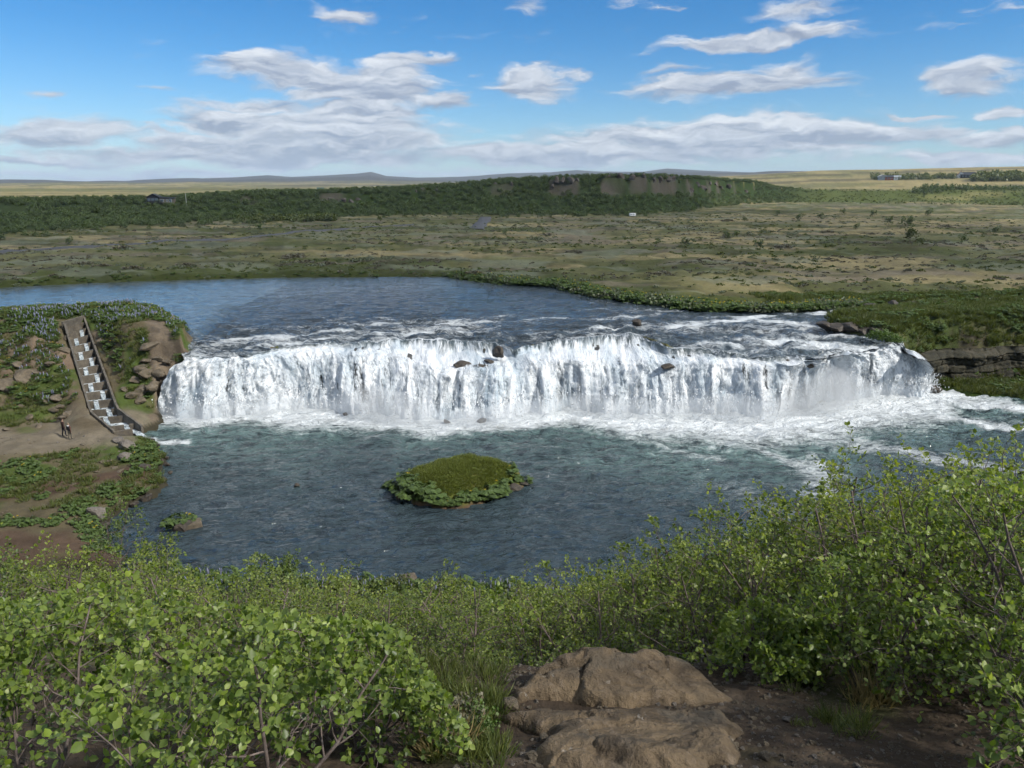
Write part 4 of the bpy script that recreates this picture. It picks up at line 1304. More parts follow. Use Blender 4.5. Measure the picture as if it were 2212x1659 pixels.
# leafy herbs hanging along the far river bank
bank = np.array(FAR_BANK[2:])
k = RNG.random(1900) ** .75 * (len(bank) - 1)
i = np.minimum(k.astype(int), len(bank) - 2); f = (k - i)[:, None]
bp = bank[i] * (1 - f) + bank[i + 1] * f
bp = bp + np.stack([RNG.normal(0, .5, len(bp)), np.abs(RNG.normal(0, .9, len(bp))) + .1], 1)
near_w = sstep(bp[:, 0], -16, 0)
ok = RNG.random(len(bp)) < .28 + .72 * near_w
bp, near_w = bp[ok], near_w[ok]
herbs = [proto_obj('bank_herb', angelica(360 + k, 1 if k == 3 else 0, 22)) for k in range(4)] + [proto_obj('bank_willow', dome_clump(366, 110, .22, M['willow_grey'], .7))]
pk = np.where(RNG.random(len(bp)) < .14, 4, RNG.integers(0, 4, len(bp)))
scatter('far_bank_herbs', np.column_stack([bp, ground_z(bp[:, 0], bp[:, 1]) - .1]), (.55 + .75 * RNG.random(len(bp))) * (.5 + .6 * near_w), herbs, pk,
        label='bright green herbs fringing the far river bank')

# countable low willow mounds out on the heath
mound_kinds = [('willow_mound', dome_clump(370 + k, 420, .17, M['willow_grey'], .5, 'willow_mound'), 'low rounded grey-green willow mound on the heath beyond the river', 'grey willow mounds on the heath') for k in range(3)] + \
              [('heather_mound', dome_clump(375 + k, 420, .17, M['heath_brown'], .5, 'heather_mound'), 'low rounded brown heather mound on the heath beyond the river', 'brown heather mounds on the heath') for k in range(2)]
MOUNDS = [(75, 742, 1), (2000, 480, 4), (885, 525, 3)]
for q in range(70):
    lx = RNG.uniform(20, 2200); ly = 470 + 115 * RNG.random() ** 1.2
    if 1000 < lx < 1800: ly = max(ly, 480)
    MOUNDS.append((lx, ly, RNG.integers(0, 5)))
for lx, ly, kk in MOUNDS[1:]:
    p = at(lx, ly, 8.0)
    if sdist(np.array([p.x]), np.array([p.y]), RIVER)[0] > -2 or bluff_t(np.array([p.x]), np.array([p.y]))[0] > 0:
        continue
    nm, me, lab, grp = mound_kinds[int(kk)]
    o = link(nm, me, None, label=lab, cat='shrub', group=grp)
    s = RNG.uniform(.8, 2.0)
    o.location = (p.x, p.y, gz(p.x, p.y) - .15); o.scale = (s * 1.5, s, s * .9); o.rotation_euler[2] = RNG.random() * .5


# single small trees standing in the valley and by the bluff
def small_tree(lx, ly, h, me_w, me_c, label, group, zg=8.5):
    p = at(lx, ly, zg)
    z0 = gz(p.x, p.y)
    root = empty('birch_tree', (p.x, p.y, z0 - .1), label, 'tree', group, RNG.random() * 6.28)
    root.scale = (h, h, h)
    a = link('trunk', me_w, None, root); b = link('crown', me_c, None, root)
    return root


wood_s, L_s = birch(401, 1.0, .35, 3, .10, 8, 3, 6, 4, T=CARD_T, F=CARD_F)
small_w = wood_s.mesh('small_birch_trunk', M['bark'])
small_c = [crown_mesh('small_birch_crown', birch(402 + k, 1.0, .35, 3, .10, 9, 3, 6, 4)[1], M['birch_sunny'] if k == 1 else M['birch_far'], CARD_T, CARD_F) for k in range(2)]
for lx, ly, h in [(1960, 492, 4.5), (1968, 520, 4.2), (1920, 486, 3), (1640, 530, 2.6), (1725, 478, 3), (1770, 475, 2.8), (1570, 510, 2.2), (1590, 508, 2.0), (2005, 470, 3.5), (1885, 470, 3),
                  (1480, 530, 2.4), (1820, 465, 3), (2080, 520, 2.4), (560, 498, 2.6), (820, 480, 2.8), (1090, 505, 2), (150, 520, 2.2), (1850, 495, 2.2), (1610, 478, 2.4), (1680, 470, 2.6), (2150, 505, 2.4), (1985, 527, 2.4), (900, 470, 2.4), (1190, 470, 2.2)]:
    small_tree(lx, ly, h, small_w, small_c[0 if RNG.random() < .7 else 1], 'small lone birch standing on the heath below the bluff', 'lone birches on the heath')

# plantation strip and hedge trees on the right
def strip(name, pts, n, zg, h, label, jitter, mat, seed):
    P = [at(a, b, zg) if not isinstance(zg, str) else None for a, b in pts]
    k = RNG.random(n) * (len(P) - 1); i = np.minimum(k.astype(int), len(P) - 2); f = (k - i)[:, None]
    A = np.array([p[:2] for p in P]); q = A[i] * (1 - f) + A[i + 1] * f + RNG.normal(0, jitter, (n, 2))
    pr = [proto_obj(name + '_tree', tree_clump(seed + k, 80, .2, mat)) for k in range(3)]
    hh = h * (.6 + .7 * RNG.random(n))
    scatter(name, np.column_stack([q, ground_z(q[:, 0], q[:, 1], False) - .2]), hh, pr, scale3=np.stack([hh * .75, hh * .75, hh * 1.15], 1), label=label)
strip('tree_belt', [(1990, 434), (2060, 432), (2140, 430), (2230, 427), (2330, 425)], 260, 9.5, 3.6, 'belt of dark bushy trees at the right edge below the farm', 6, M['birch_far'], 420)
def strip_far(name, az0, az1, d, n, h, label, seed, mat):
    a = az0 + (az1 - az0) * RNG.random(n); dd = d + RNG.normal(0, d * .02, n)
    q = np.stack([dd * np.sin(a), dd * np.cos(a)], 1)
    pr = [proto_obj(name + '_tree', tree_clump(seed + k, 70, .22, mat)) for k in range(3)]
    hh = h * (.6 + .7 * RNG.random(n))
    scatter(name, np.column_stack([q, ground_z(q[:, 0], q[:, 1], False) - .2]), hh, pr, label=label)
strip_far('farm_plantation', az_of(2100), az_of(2300), 1250, 240, 9, 'row of young trees beside the dark farmhouse', 430, M['birch_sunny'])
strip_far('farm_hedge', az_of(1880), az_of(2060), 1300, 120, 6, 'low hedge of trees left of the dark farmhouse', 440, M['birch_sunny'])
strip_far('bluff_saplings', az_of(510), az_of(720), 330, 130, 2.6, 'sparse saplings on the brow of the bluff', 450, M['birch_sunny'])

# roads
mat_asphalt = plain_material('asphalt', [(.060, .062, .068), (.095, .098, .105)], 2.0, .9, .2, .02)
def road(name, pts, width, label, zlift=.12):
    P = np.array([at(a, b, 8.6)[:2] for a, b in pts])
    k = np.linspace(0, len(P) - 1, len(P) * 8); i = np.minimum(k.astype(int), len(P) - 2); f = (k - i)[:, None]
    C = P[i] * (1 - f) + P[i + 1] * f
    Tn = norm(np.gradient(C, axis=0)); Nn = np.stack([-Tn[:, 1], Tn[:, 0]], 1)
    zc = np.max([ground_z(*(C + Nn * s).T) for s in np.linspace(-width / 2, width / 2, 5)], axis=0) + zlift
    V = np.concatenate([np.column_stack([C - Nn * width / 2, zc]), np.column_stack([C + Nn * width / 2, zc]),
                        np.column_stack([C - Nn * (width / 2 + 1), zc - 1.5]), np.column_stack([C + Nn * (width / 2 + 1), zc - 1.5])])
    n = len(C); j = np.arange(n - 1)
    F = np.concatenate([np.stack([j, j + 1, j + n + 1, j + n], 1), np.stack([j + 2 * n, j + 2 * n + 1, j + 1, j], 1), np.stack([j + n, j + n + 1, j + 3 * n + 1, j + 3 * n], 1)])
    link(name, fast_mesh(name, V, F, False), mat_asphalt, kind='structure', label=label)
road('valley_road', [(-120, 540), (0, 534), (200, 524), (420, 514), (560, 506), (720, 492), (900, 482)], 3.6, 'narrow grey valley road at left')
road('side_road', [(1028, 492), (1036, 484), (1046, 474), (1050, 468)], 5.0, 'short grey stretch of road pointing at the bluff')

# rock faces of the bluff: broken columns standing proud of the slope
col_protos = [rock_mesh(460 + k, 12, 1.6, 2, 'bluff_rock', .10) for k in range(4)]
M['bluff_stone'] = plain_material('bluff_stone', [(.040, .034, .030), (.098, .084, .074), (.190, .170, .158)], .35, .95, .6, .5)
for me in col_protos: me.materials.append(M['bluff_stone'])
for a, b, s in CLIFFS:
    n = max(2, int((b - a) / (13 if s > .7 else 22)))
    for j in range(n):
        lx = a + (b - a) * (j + .5 + RNG.uniform(-.3, .3)) / n
        az = az_of(lx)
        dd = float(np.interp(az, BL_AZ, BL_D0) + (np.interp(az, BL_AZ, BL_D1) - np.interp(az, BL_AZ, BL_D0)) * RNG.uniform(.60, .66))
        xx, yy = dd * math.sin(az), dd * math.cos(az)
        o = link('rock_outcrop', col_protos[j % 4], None, label='pale weathered rock outcrop high on the wooded bluff', cat='rock', group='rock outcrops along the bluff')
        k = RNG.uniform(2.0, 3.4) * (.5 + .5 * s)
        z0 = gz(xx, yy)
        o.location = (xx, yy, z0 - k * .10); o.scale = (k * 1.5, k * 1.2, k * .9); o.rotation_euler = (0, 0, RNG.random() * 6.28)
# ------------------------------------------------------------------ helpers for placing single things
def ray_ground(lx, ly, dmin=1.5, dmax=9000.0):
    """Where a line of sight of the layout plan meets the ground."""
    d = px_dir(lx, ly); hh = math.hypot(d.x, d.y)
    dist = np.geomspace(dmin, dmax, 1500)
    xs, ys, zs = d.x / hh * dist, d.y / hh * dist, CAM_Z + d.z / hh * dist
    g = ground_z(xs, ys)
    hit = np.nonzero(zs <= g)[0]
    i = hit[0] if len(hit) else len(dist) - 1
    return Vector((xs[i], ys[i], g[i]))


def hexa(bm, p, mat=0):
    """Closed six-sided block from 8 points: bottom ring then top ring."""
    vs = [bm.verts.new(q) for q in p]
    for f in ((3, 2, 1, 0), (4, 5, 6, 7), (0, 1, 5, 4), (1, 2, 6, 5), (2, 3, 7, 6), (3, 0, 4, 7)):
        fc = bm.faces.new([vs[i] for i in f]); fc.material_index = mat
    return vs


def box(bm, x0, x1, y0, y1, z0, z1, mat=0):
    return hexa(bm, [(x0, y0, z0), (x1, y0, z0), (x1, y1, z0), (x0, y1, z0), (x0, y0, z1), (x1, y0, z1), (x1, y1, z1), (x0, y1, z1)], mat)


def wall_block(bm, a, b, th, za0, za1, zb0, zb1):
    """Upright slab from plan point a to b, thickness th to the left, own heights at each end."""
    d = Vector((b[0] - a[0], b[1] - a[1], 0)).normalized(); n = Vector((-d.y, d.x, 0)) * th
    A, B = Vector((a[0], a[1], 0)), Vector((b[0], b[1], 0))
    z = lambda v, h: (v.x, v.y, h)
    return hexa(bm, [z(A, za0), z(B, zb0), z(B + n, zb0), z(A + n, za0), z(A, za1), z(B, zb1), z(B + n, zb1), z(A + n, za1)])


def finish(bm, name, mat, parent=None, bevel=.0, jitter=0.0, sub=0, **kw):
    if sub:
        bmesh.ops.subdivide_edges(bm, edges=bm.edges[:], cuts=sub, use_grid_fill=True)
    if jitter:
        for v in bm.verts:
            v.co += Vector((random.uniform(-1, 1), random.uniform(-1, 1), random.uniform(-1, 1))) * jitter
    bmesh.ops.recalc_face_normals(bm, faces=bm.faces[:])
    if bevel:
        bmesh.ops.bevel(bm, geom=bm.edges[:], offset=bevel, segments=1, affect='EDGES')
    me = bpy.data.meshes.new(name); bm.to_mesh(me); bm.free()
    return link(name, me, mat, parent, **kw)


# ------------------------------------------------------------------ fish ladder
LAD_MAT = M['concrete']
lad = empty('fish_ladder', (0, 0, 0), 'stepped concrete fish ladder running down the left bank', 'fish ladder')
NST = 14
def lad_pt(side, t):
    Pl, Pr = LADDER_L, LADDER_R
    P = Pl if side == 0 else Pr
    k = t * (len(P) - 1) if t < 1 else len(P) - 1
    # first leg holds 82 % of the length
    if t < .82:
        u = t / .82; return P[0].lerp(P[1], u)
    u = (t - .82) / .18; return P[1].lerp(P[2], u)
for side, sgn in ((0, 1), (1, -1)):
    P = LADDER_L if side == 0 else LADDER_R
    bm = bmesh.new()
    pts = [lad_pt(side, t) for t in np.linspace(0, 1, 30)]
    Q = LADDER_R if side == 0 else LADDER_L
    rings = []
    for i, p in enumerate(pts):
        q = pts[min(i + 1, 29)] - pts[max(i - 1, 0)]
        n = Vector((-q.y, q.x, 0)).normalized() * (-.20 * sgn)
        other = lad_pt(1 - side, i / 29)
        if (other - p).dot(n) > 0: n = -n
        zt = p.z + random.uniform(-.035, .035)
        rings.append([bm.verts.new((p.x, p.y, zt - 2.6)), bm.verts.new((p.x, p.y, zt)), bm.verts.new((p.x + n.x, p.y + n.y, zt)), bm.verts.new((p.x + n.x * 1.4, p.y + n.y * 1.4, zt - 2.6))])
    for a, b in zip(rings[:-1], rings[1:]):
        for k in range(4):
            bm.faces.new([a[k], a[(k + 1) % 4], b[(k + 1) % 4], b[k]])
    bm.faces.new(rings[0][::-1]); bm.faces.new(rings[-1])
    finish(bm, 'side_wall', LAD_MAT, lad)
def spot(t, f, dz=0.0):
    """Point at fraction t down the ladder, f across from left wall to right."""
    a, b = lad_pt(0, t), lad_pt(1, t)
    p = a.lerp(b, f); return Vector((p.x, p.y, (a.z + b.z) / 2 + dz))
mat_lw, N = new_mat('ladder_water')
pos = N.n('ShaderNodeNewGeometry', out=0)
a = N.noise(N.vm('MULTIPLY', pos, (1, 1, .4)), 2.2, 4, .6)
c = N.mix(N.ramp(a, .34, .56), (.05, .08, .095), (.60, .66, .70))
bs = N.n('ShaderNodeBsdfPrincipled', {'Base Color': c, 'Roughness': .18, 'IOR': 1.333, 'Normal': N.n('ShaderNodeBump', {'Strength': .6, 'Distance': .1, 'Height': a})})
N.n('ShaderNodeOutputMaterial', {'Surface': bs}, out=None)
mat_spill, N = new_mat('spilling_water')
pos = N.n('ShaderNodeNewGeometry', out=0)
a = N.noise(N.vm('MULTIPLY', pos, (4, 4, .8)), 1.6, 4, .6)
bs = N.n('ShaderNodeBsdfPrincipled', {'Base Color': N.mix(N.ramp(a, .35, .65), (.16, .20, .23), (.42, .47, .50)), 'Roughness': .25})
N.n('ShaderNodeOutputMaterial', {'Surface': bs}, out=None)
ts = np.concatenate([np.linspace(.085, .80, 11), [.865, .945]])
for i, t in enumerate(ts):
    left_long = (i % 2 == 0)
    segs = [(0.0, .60), (.80, 1.0)] if left_long else [(0.0, .20), (.40, 1.0)]
    gap = (.60, .80) if left_long else (.20, .40)
    bm = bmesh.new()
    for f0, f1 in segs:
        a, b = spot(t, f0), spot(t, f1)
        d = spot(min(t + .02, 1), .5) - spot(t, .5); d.z = 0; d = d.normalized() * .13
        z1 = a.z - .28 - .03 * random.random(); z0 = a.z - 1.75
        hexa(bm, [(a.x, a.y, z0), (b.x, b.y, z0), (b.x + d.x, b.y + d.y, z0), (a.x + d.x, a.y + d.y, z0),
                  (a.x, a.y, z1), (b.x, b.y, z1), (b.x + d.x, b.y + d.y, z1), (a.x + d.x, a.y + d.y, z1)])
    finish(bm, 'baffle', M['concrete_stained'], lad, bevel=.015)
    # water standing behind this baffle
    t0 = ts[i - 1] if i else .03
    zw = spot(t, .5).z - .62
    bm = bmesh.new()
    n = 5
    vs = [[bm.verts.new((*spot(t0 + (t - t0) * u / n, f / 4)[:2], zw + random.uniform(-.03, .03))) for f in range(5)] for u in range(n + 1)]
    for u in range(n):
        for f in range(4):
            bm.faces.new([vs[u][f], vs[u][f + 1], vs[u + 1][f + 1], vs[u + 1][f]])
    finish(bm, 'water_step', mat_lw, lad)
    # spill through the gap
    t2 = ts[i + 1] if i + 1 < len(ts) else 1.0
    zl = spot(t2, .5).z - .62
    bm = bmesh.new()
    d = spot(min(t + .03, 1), .5) - spot(t, .5); d.z = 0; d = d.normalized()
    rows = []
    for u, (fw, z) in enumerate([(-.15, zw + .01), (.1, zw), (.26, zw - .12), (.36, (zw + zl) / 2), (.42, zl + .03), (.75, zl + .035)]):
        rows.append([bm.verts.new((*(spot(t, gap[0] + (gap[1] - gap[0]) * f / 4) + d * fw)[:2], z + random.uniform(-.01, .01))) for f in range(5)])
    for a, b in zip(rows[:-1], rows[1:]):
        for f in range(4):
            bm.faces.new([a[f], a[f + 1], b[f + 1], b[f]])
    finish(bm, 'spill', mat_spill, lad)
# last basin, its front block and the outflow; headwall with a plank at the top
bm = bmesh.new()
zw = spot(1.0, .5).z - .62
vs = [bm.verts.new((*spot(t, f)[:2], zw)) for t, f in ((.945, 0), (.945, 1), (1.0, 1), (1.0, 0))]
bm.faces.new(vs); finish(bm, 'water_step', mat_lw, lad)
bm = bmesh.new()
a, b = spot(1.0, -.06), spot(1.0, .66)
wall_block(bm, a, b, -.22, a.z - 1.6, a.z - .10, a.z - 1.6, a.z - .10)
finish(bm, 'front_block', M['concrete_stained'], lad, bevel=.02)
bm = bmesh.new()
d = (spot(1.0, .5) - spot(.95, .5)); d.z = 0; d.normalize()
rows = []
for fw, z, wd in [(-.2, zw, .0), (.15, zw - .05, .0), (.4, zw - .3, .04), (.6, .10, .08), (.8, -.1, .1)]:
    rows.append([bm.verts.new((*(spot(1.0, .70 + (.28 + wd) * f / 4 - wd * .2) + d * fw + Vector((fw * .45, 0, 0)))[:2], z + random.uniform(-.02, .02))) for f in range(5)])
for a, b in zip(rows[:-1], rows[1:]):
    for f in range(4): bm.faces.new([a[f], a[f + 1], b[f + 1], b[f]])
finish(bm, 'outflow', mat_spill, lad)
bm = bmesh.new()
a, b = spot(0.0, -.12), spot(0.0, 1.12)
wall_block(bm, a, b, .22, a.z - 2.2, a.z + .18, a.z - 2.2, a.z + .22)
finish(bm, 'headwall', LAD_MAT, lad, bevel=.02)
bm = bmesh.new()
a, b = spot(0.03, .0), spot(0.03, 1.0)
wall_block(bm, a, b, .10, a.z - .95, a.z - .22, a.z - .95, a.z - .22)
finish(bm, 'stop_plank', M['concrete_stained'], lad, bevel=.01)
p = spot(0.0, .95)
V, F = tube(np.array([[p.x, p.y + .1, p.z - .2], [p.x - .03, p.y + .1, p.z + 1.0], [p.x - .09, p.y + .1, p.z + 2.0]]), np.array([.030, .028, .022]), 6)
link('marker_pole', fast_mesh('marker_pole', V, F), M['stone_dark'], label='thin dark pole standing at the top of the fish ladder', cat='pole')


# ------------------------------------------------------------------ two walkers on the path
def person_material(name, skin, top, legs, shoes, waist, sleeve=None):
    m, N = new_mat(name)
    pos = N.n('ShaderNodeTexCoord', out='Object')
    s = N.n('ShaderNodeSeparateXYZ', {0: pos}, out=None)
    z = s.outputs[2]
    ax = N.m('ABSOLUTE', s.outputs[0])
    c = N.mix(N.m('GREATER_THAN', z, .09), shoes, legs)
    c = N.mix(N.m('GREATER_THAN', z, waist), c, top)
    if sleeve:
        c = N.mix(N.m('MULTIPLY', N.m('GREATER_THAN', ax, .19), N.m('GREATER_THAN', z, .80)), c, sleeve)
    c = N.mix(N.m('MULTIPLY', N.m('GREATER_THAN', ax, .19), N.m('LESS_THAN', z, .84)), c, skin)
    c = N.mix(N.m('GREATER_THAN', z, 1.47), c, skin)
    nz = N.noise(pos, 14, 3, .6)
    c = N.mix(.25, c, N.mix(nz, (.0, .0, .0), (.5, .5, .5)), 'SOFT_LIGHT')
    bs = N.n('ShaderNodeBsdfPrincipled', {'Base Color': c, 'Roughness': .85})
    N.n('ShaderNodeOutputMaterial', {'Surface': bs}, out=None)
    return m


def person(label, loc, rz, h, mat, hair_mat, stride=.10, extra=None):
    root = empty('person', loc, label, 'person', None, rz)
    root.scale = (h / 1.75,) * 3
    J = {}
    V = []; R = []; E = []
    def j(n, p, r): J[n] = len(V); V.append(p); R.append(r)
    j('pelvis', (0, 0, .95), (.155, .115)); j('waist', (0, -.005, 1.10), (.140, .105)); j('chest', (0, -.02, 1.30), (.170, .120)); j('collar', (0, -.01, 1.43), (.110, .085))
    j('neck', (0, 0, 1.50), (.055, .058)); j('jaw', (0, .015, 1.565), (.066, .082)); j('head', (0, .015, 1.64), (.076, .092)); j('crown', (0, .0, 1.725), (.060, .072))
    j('nose', (0, .112, 1.625), (.012, .014))
    for s in (-1, 1):
        t = 'l' if s < 0 else 'r'
        st = stride * s
        j(t + 'hip', (s * .095, 0, .90), (.095, .100)); j(t + 'knee', (s * .100, st * .6 + .02, .50), (.062, .066)); j(t + 'calf', (s * .100, st * .8 - .02, .34), (.055, .060))
        j(t + 'ankle', (s * .100, st - .02, .09), (.038, .044)); j(t + 'toe', (s * .115, st + .13, .045), (.042, .036))
        j(t + 'sh', (s * .185, -.01, 1.41), (.068, .068)); j(t + 'elb', (s * .235, -.03 - st * .3, 1.14), (.046, .046)); j(t + 'wrist', (s * .245, .03 - st * .8, .885), (.030, .034))
        j(t + 'palm', (s * .245, .045 - st * .85, .815), (.022, .040))
        for q in range(4):
            j(t + 'f%d' % q, (s * .247, .015 + .022 * q - st * .85, .755), (.010, .010)); j(t + 'g%d' % q, (s * .238, .022 + .022 * q - st * .85, .715 + .012 * abs(q - 1.5)), (.008, .008))
        j(t + 'th', (s * .225, .085 - st * .85, .790), (.010, .010))
    L = lambda a, b: E.append((J[a], J[b]))
    for a, b in zip(['pelvis', 'waist', 'chest', 'collar', 'neck', 'jaw', 'head'], ['waist', 'chest', 'collar', 'neck', 'jaw', 'head', 'crown']): L(a, b)
    L('head', 'nose')
    for t in 'lr':
        for a, b in [('pelvis', t + 'hip'), (t + 'hip', t + 'knee'), (t + 'knee', t + 'calf'), (t + 'calf', t + 'ankle'), (t + 'ankle', t + 'toe'), ('collar', t + 'sh'), (t + 'sh', t + 'elb'), (t + 'elb', t + 'wrist'), (t + 'wrist', t + 'palm'), (t + 'palm', t + 'th')]: L(a, b)
        for q in range(4): L(t + 'palm', t + 'f%d' % q); L(t + 'f%d' % q, t + 'g%d' % q)
    me = bpy.data.meshes.new('body'); me.from_pydata(V, E, [])
    o = link('body', me, mat, root)
    md = o.modifiers.new('skin', 'SKIN'); md.use_smooth_shade = True
    if not me.skin_vertices:
        bm = bmesh.new(); bm.from_mesh(me); bm.verts.layers.skin.verify(); bm.to_mesh(me); bm.free()
    for i, sv in enumerate(me.skin_vertices[0].data):
        sv.radius = R[i]; sv.use_root = (i == J['pelvis'])
    sb = o.modifiers.new('smooth', 'SUBSURF'); sb.levels = 1; sb.render_levels = 1
    # hair: a cap that leaves the face free
    bm = bmesh.new(); bmesh.ops.create_icosphere(bm, subdivisions=3, radius=1)
    for v in bm.verts: v.co = Vector((v.co.x * .088, v.co.y * .100, v.co.z * .085)) + Vector((0, -.012, 1.675))
    bmesh.ops.delete(bm, geom=[v for v in bm.verts if v.co.y > .03 and v.co.z < 1.69 or v.co.z < 1.60], context='VERTS')
    finish(bm, 'hair', hair_mat, root)
    if extra: extra(root)
    return root


mat_hair = plain_material('hair', [(.020, .014, .010), (.050, .035, .025)], 20, .7, .3, .01)
mat_hair2 = plain_material('light_hair', [(.140, .110, .070), (.260, .210, .140)], 20, .7, .3, .01)
pm1 = person_material('walker_brown', (.30, .19, .14), (.055, .026, .020), (.012, .014, .026), (.015, .013, .012), .86)
pm2 = person_material('walker_vest', (.30, .19, .14), (.012, .013, .018), (.100, .090, .072), (.020, .018, .016), .92, (.110, .045, .032))
def vest_hood(root):
    bm = bmesh.new(); bmesh.ops.create_icosphere(bm, subdivisions=3, radius=1)
    for v in bm.verts: v.co = Vector((v.co.x * .125, v.co.y * .075 - .075, v.co.z * .060 + 1.455))
    finish(bm, 'hood', plain_material('white_fleece', [(.50, .50, .50), (.70, .70, .72)], 30, .9, .2, .01), root)
    bm = bmesh.new()
    vs = box(bm, -.165, .165, -.185, -.085, 1.02, 1.42)
    finish(bm, 'backpack', plain_material('black_cloth', [(.008, .008, .011), (.020, .020, .026)], 20, .8, .2, .01), root, bevel=.035)
q = ray_ground(140, 944); w1 = person('person in a brown jacket and dark trousers walking on the path', q, math.radians(-30), 1.80, pm1, mat_hair)
q2 = ray_ground(153, 951); w2 = person('person in a black vest with a pale hood and khaki trousers', q2, math.radians(-20), 1.66, pm2, mat_hair2, .07, vest_hood)


# ------------------------------------------------------------------ far buildings
def wallcol(name, a, b): return plain_material(name, [a, b], 1.5, .85, .2, .02)
M['dark_timber'] = wallcol('dark_timber', (.016, .017, .022), (.032, .034, .042))
M['stone_wall'] = wallcol('stone_wall', (.105, .092, .074), (.170, .150, .120))
M['white_paint'] = wallcol('white_paint', (.66, .66, .66), (.78, .78, .76))
M['roof_dark'] = wallcol('roof_dark', (.022, .026, .034), (.045, .050, .060))
M['roof_green'] = wallcol('roof_green', (.030, .070, .062), (.050, .095, .085))
M['red_paint'] = wallcol('red_paint', (.240, .060, .035), (.330, .095, .055))
M['grey_metal'] = wallcol('grey_metal', (.240, .270, .300), (.340, .370, .400))
mat_glass, N = new_mat('window_glass')
bs = N.n('ShaderNodeBsdfPrincipled', {'Base Color': (.10, .13, .16), 'Roughness': .06, 'Metallic': .0, 'Specular IOR Level': 1.0})
N.n('ShaderNodeOutputMaterial', {'Surface': bs}, out=None)


def gable(bm, x0, x1, y0, y1, z0, z1, axis='x', over=.35, th=.14):
    """Pitched roof with eaves over a rectangle; ridge along axis."""
    if axis == 'x':
        ym = (y0 + y1) / 2
        prof = [(y0 - over, z0 - .1), (ym, z1), (y1 + over, z0 - .1), (y1 + over, z0 - .1 - th), (ym, z1 - th), (y0 - over, z0 - .1 - th)]
        mk = lambda u, p: (u, p[0], p[1]); e0, e1 = x0 - over, x1 + over
    else:
        xm = (x0 + x1) / 2
        prof = [(x0 - over, z0 - .1), (xm, z1), (x1 + over, z0 - .1), (x1 + over, z0 - .1 - th), (xm, z1 - th), (x0 - over, z0 - .1 - th)]
        mk = lambda u, p: (p[0], u, p[1]); e0, e1 = y0 - over, y1 + over
    A = [bm.verts.new(mk(e0, p)) for p in prof]; B = [bm.verts.new(mk(e1, p)) for p in prof]
    n = len(prof)
    for k in range(n): bm.faces.new([A[k], A[(k + 1) % n], B[(k + 1) % n], B[k]])
    for R_ in (A[::-1], B):
        bm.faces.new([R_[0], R_[1], R_[4], R_[5]]) if R_ is B else bm.faces.new([R_[5], R_[4], R_[1], R_[0]])
        bm.faces.new([R_[1], R_[2], R_[3], R_[4]]) if R_ is B else bm.faces.new([R_[4], R_[3], R_[2], R_[1]])


def gable_body(bm, x0, x1, y0, y1, z0, z1, z2, axis='x'):
    box(bm, x0, x1, y0, y1, z0, z1)
    if axis == 'x':
        ym = (y0 + y1) / 2
        for xx, fl in ((x0, 0), (x1, 1)):
            bm.faces.new([bm.verts.new(v) for v in ((xx, y0, z1), (xx, ym, z2 - .16), (xx, y1, z1))])
    else:
        xm = (x0 + x1) / 2
        for yy in (y0, y1):
            bm.faces.new([bm.verts.new(v) for v in ((x0, yy, z1), (xm, yy, z2 - .16), (x1, yy, z1))])


def window(root, x, z, w, h, y, frame=M['white_paint'], mat=mat_glass, name='window'):
    bm = bmesh.new(); box(bm, x - w / 2 - .07, x + w / 2 + .07, y - .07, y + .05, z - h / 2 - .07, z + h / 2 + .07)
    f = finish(bm, name, frame, root)
    bm = bmesh.new(); box(bm, x - w / 2, x + w / 2, y - .10, y - .06, z - h / 2, z + h / 2)
    finish(bm, 'pane', mat, f)


# dark summer house on the brow of the bluff
p = ray_ground(346, 440)
h1 = empty('summer_house', (p.x, p.y, p.z - .3), 'dark summer house with glazed front and stone wing on the left bluff', 'house', None, math.atan2(-p.x, p.y) * .6)
h1.scale = (.85, .85, .85); h1.location.z -= .7
bm = bmesh.new(); gable_body(bm, -6.0, -.2, 0, 7, 0, 4.4, 6.0, 'y'); finish(bm, 'wall', M['dark_timber'], h1)
bm = bmesh.new(); box(bm, -.2, 6.6, .6, 6.4, 0, 3.9); finish(bm, 'stone_wing', M['stone_wall'], h1)
bm = bmesh.new(); gable(bm, -6.0, -.2, 0, 7, 4.4, 6.1, 'y', .6, .2); finish(bm, 'roof', M['roof_dark'], h1)
bm = bmesh.new(); hexa(bm, [(-.4, .1, 4.1), (7.0, .1, 3.85), (7.0, 6.9, 3.85), (-.4, 6.9, 4.1), (-.4, .1, 4.4), (7.0, .1, 4.05), (7.0, 6.9, 4.05), (-.4, 6.9, 4.4)]); finish(bm, 'wing_roof', M['roof_dark'], h1)
for k in range(3): window(h1, -5.0 + 1.75 * k, 3.0, 1.5, 1.7, 0.0, M['dark_timber'])
for xx, ww, hh_ in ((.9, 1.6, 1.2), (3.4, .6, 1.0), (4.9, 1.1, 1.6)): window(h1, xx, 2.6, ww, hh_, .6)
bm = bmesh.new(); box(bm, -6.3, 1.5, -2.6, 0, 1.35, 1.6); [box(bm, -6.3 + k * .195, -6.3 + k * .195 + .09, -2.6, -2.52, 1.6, 2.5) for k in range(40)]; box(bm, -6.3, 1.5, -2.64, -2.5, 2.5, 2.6)
finish(bm, 'deck', M['dark_timber'], h1)
for xx in (-6.0, -3.4, -.8, 1.2):
    bm = bmesh.new(); box(bm, xx, xx + .2, -2.5, -2.3, -1.2, 1.35); finish(bm, 'deck_post', M['dark_timber'], h1)
pp = p + Vector((11.5, 0, 0)); z0 = gz(pp.x, pp.y)
V, F = tube(np.array([[pp.x, pp.y, z0 - .3], [pp.x, pp.y, z0 + 3], [pp.x, pp.y, z0 + 6.2]]), np.array([.09, .07, .05]), 8)
link('flagpole', fast_mesh('flagpole', V, F), M['white_paint'], label='white flagpole beside the dark summer house', cat='flagpole')


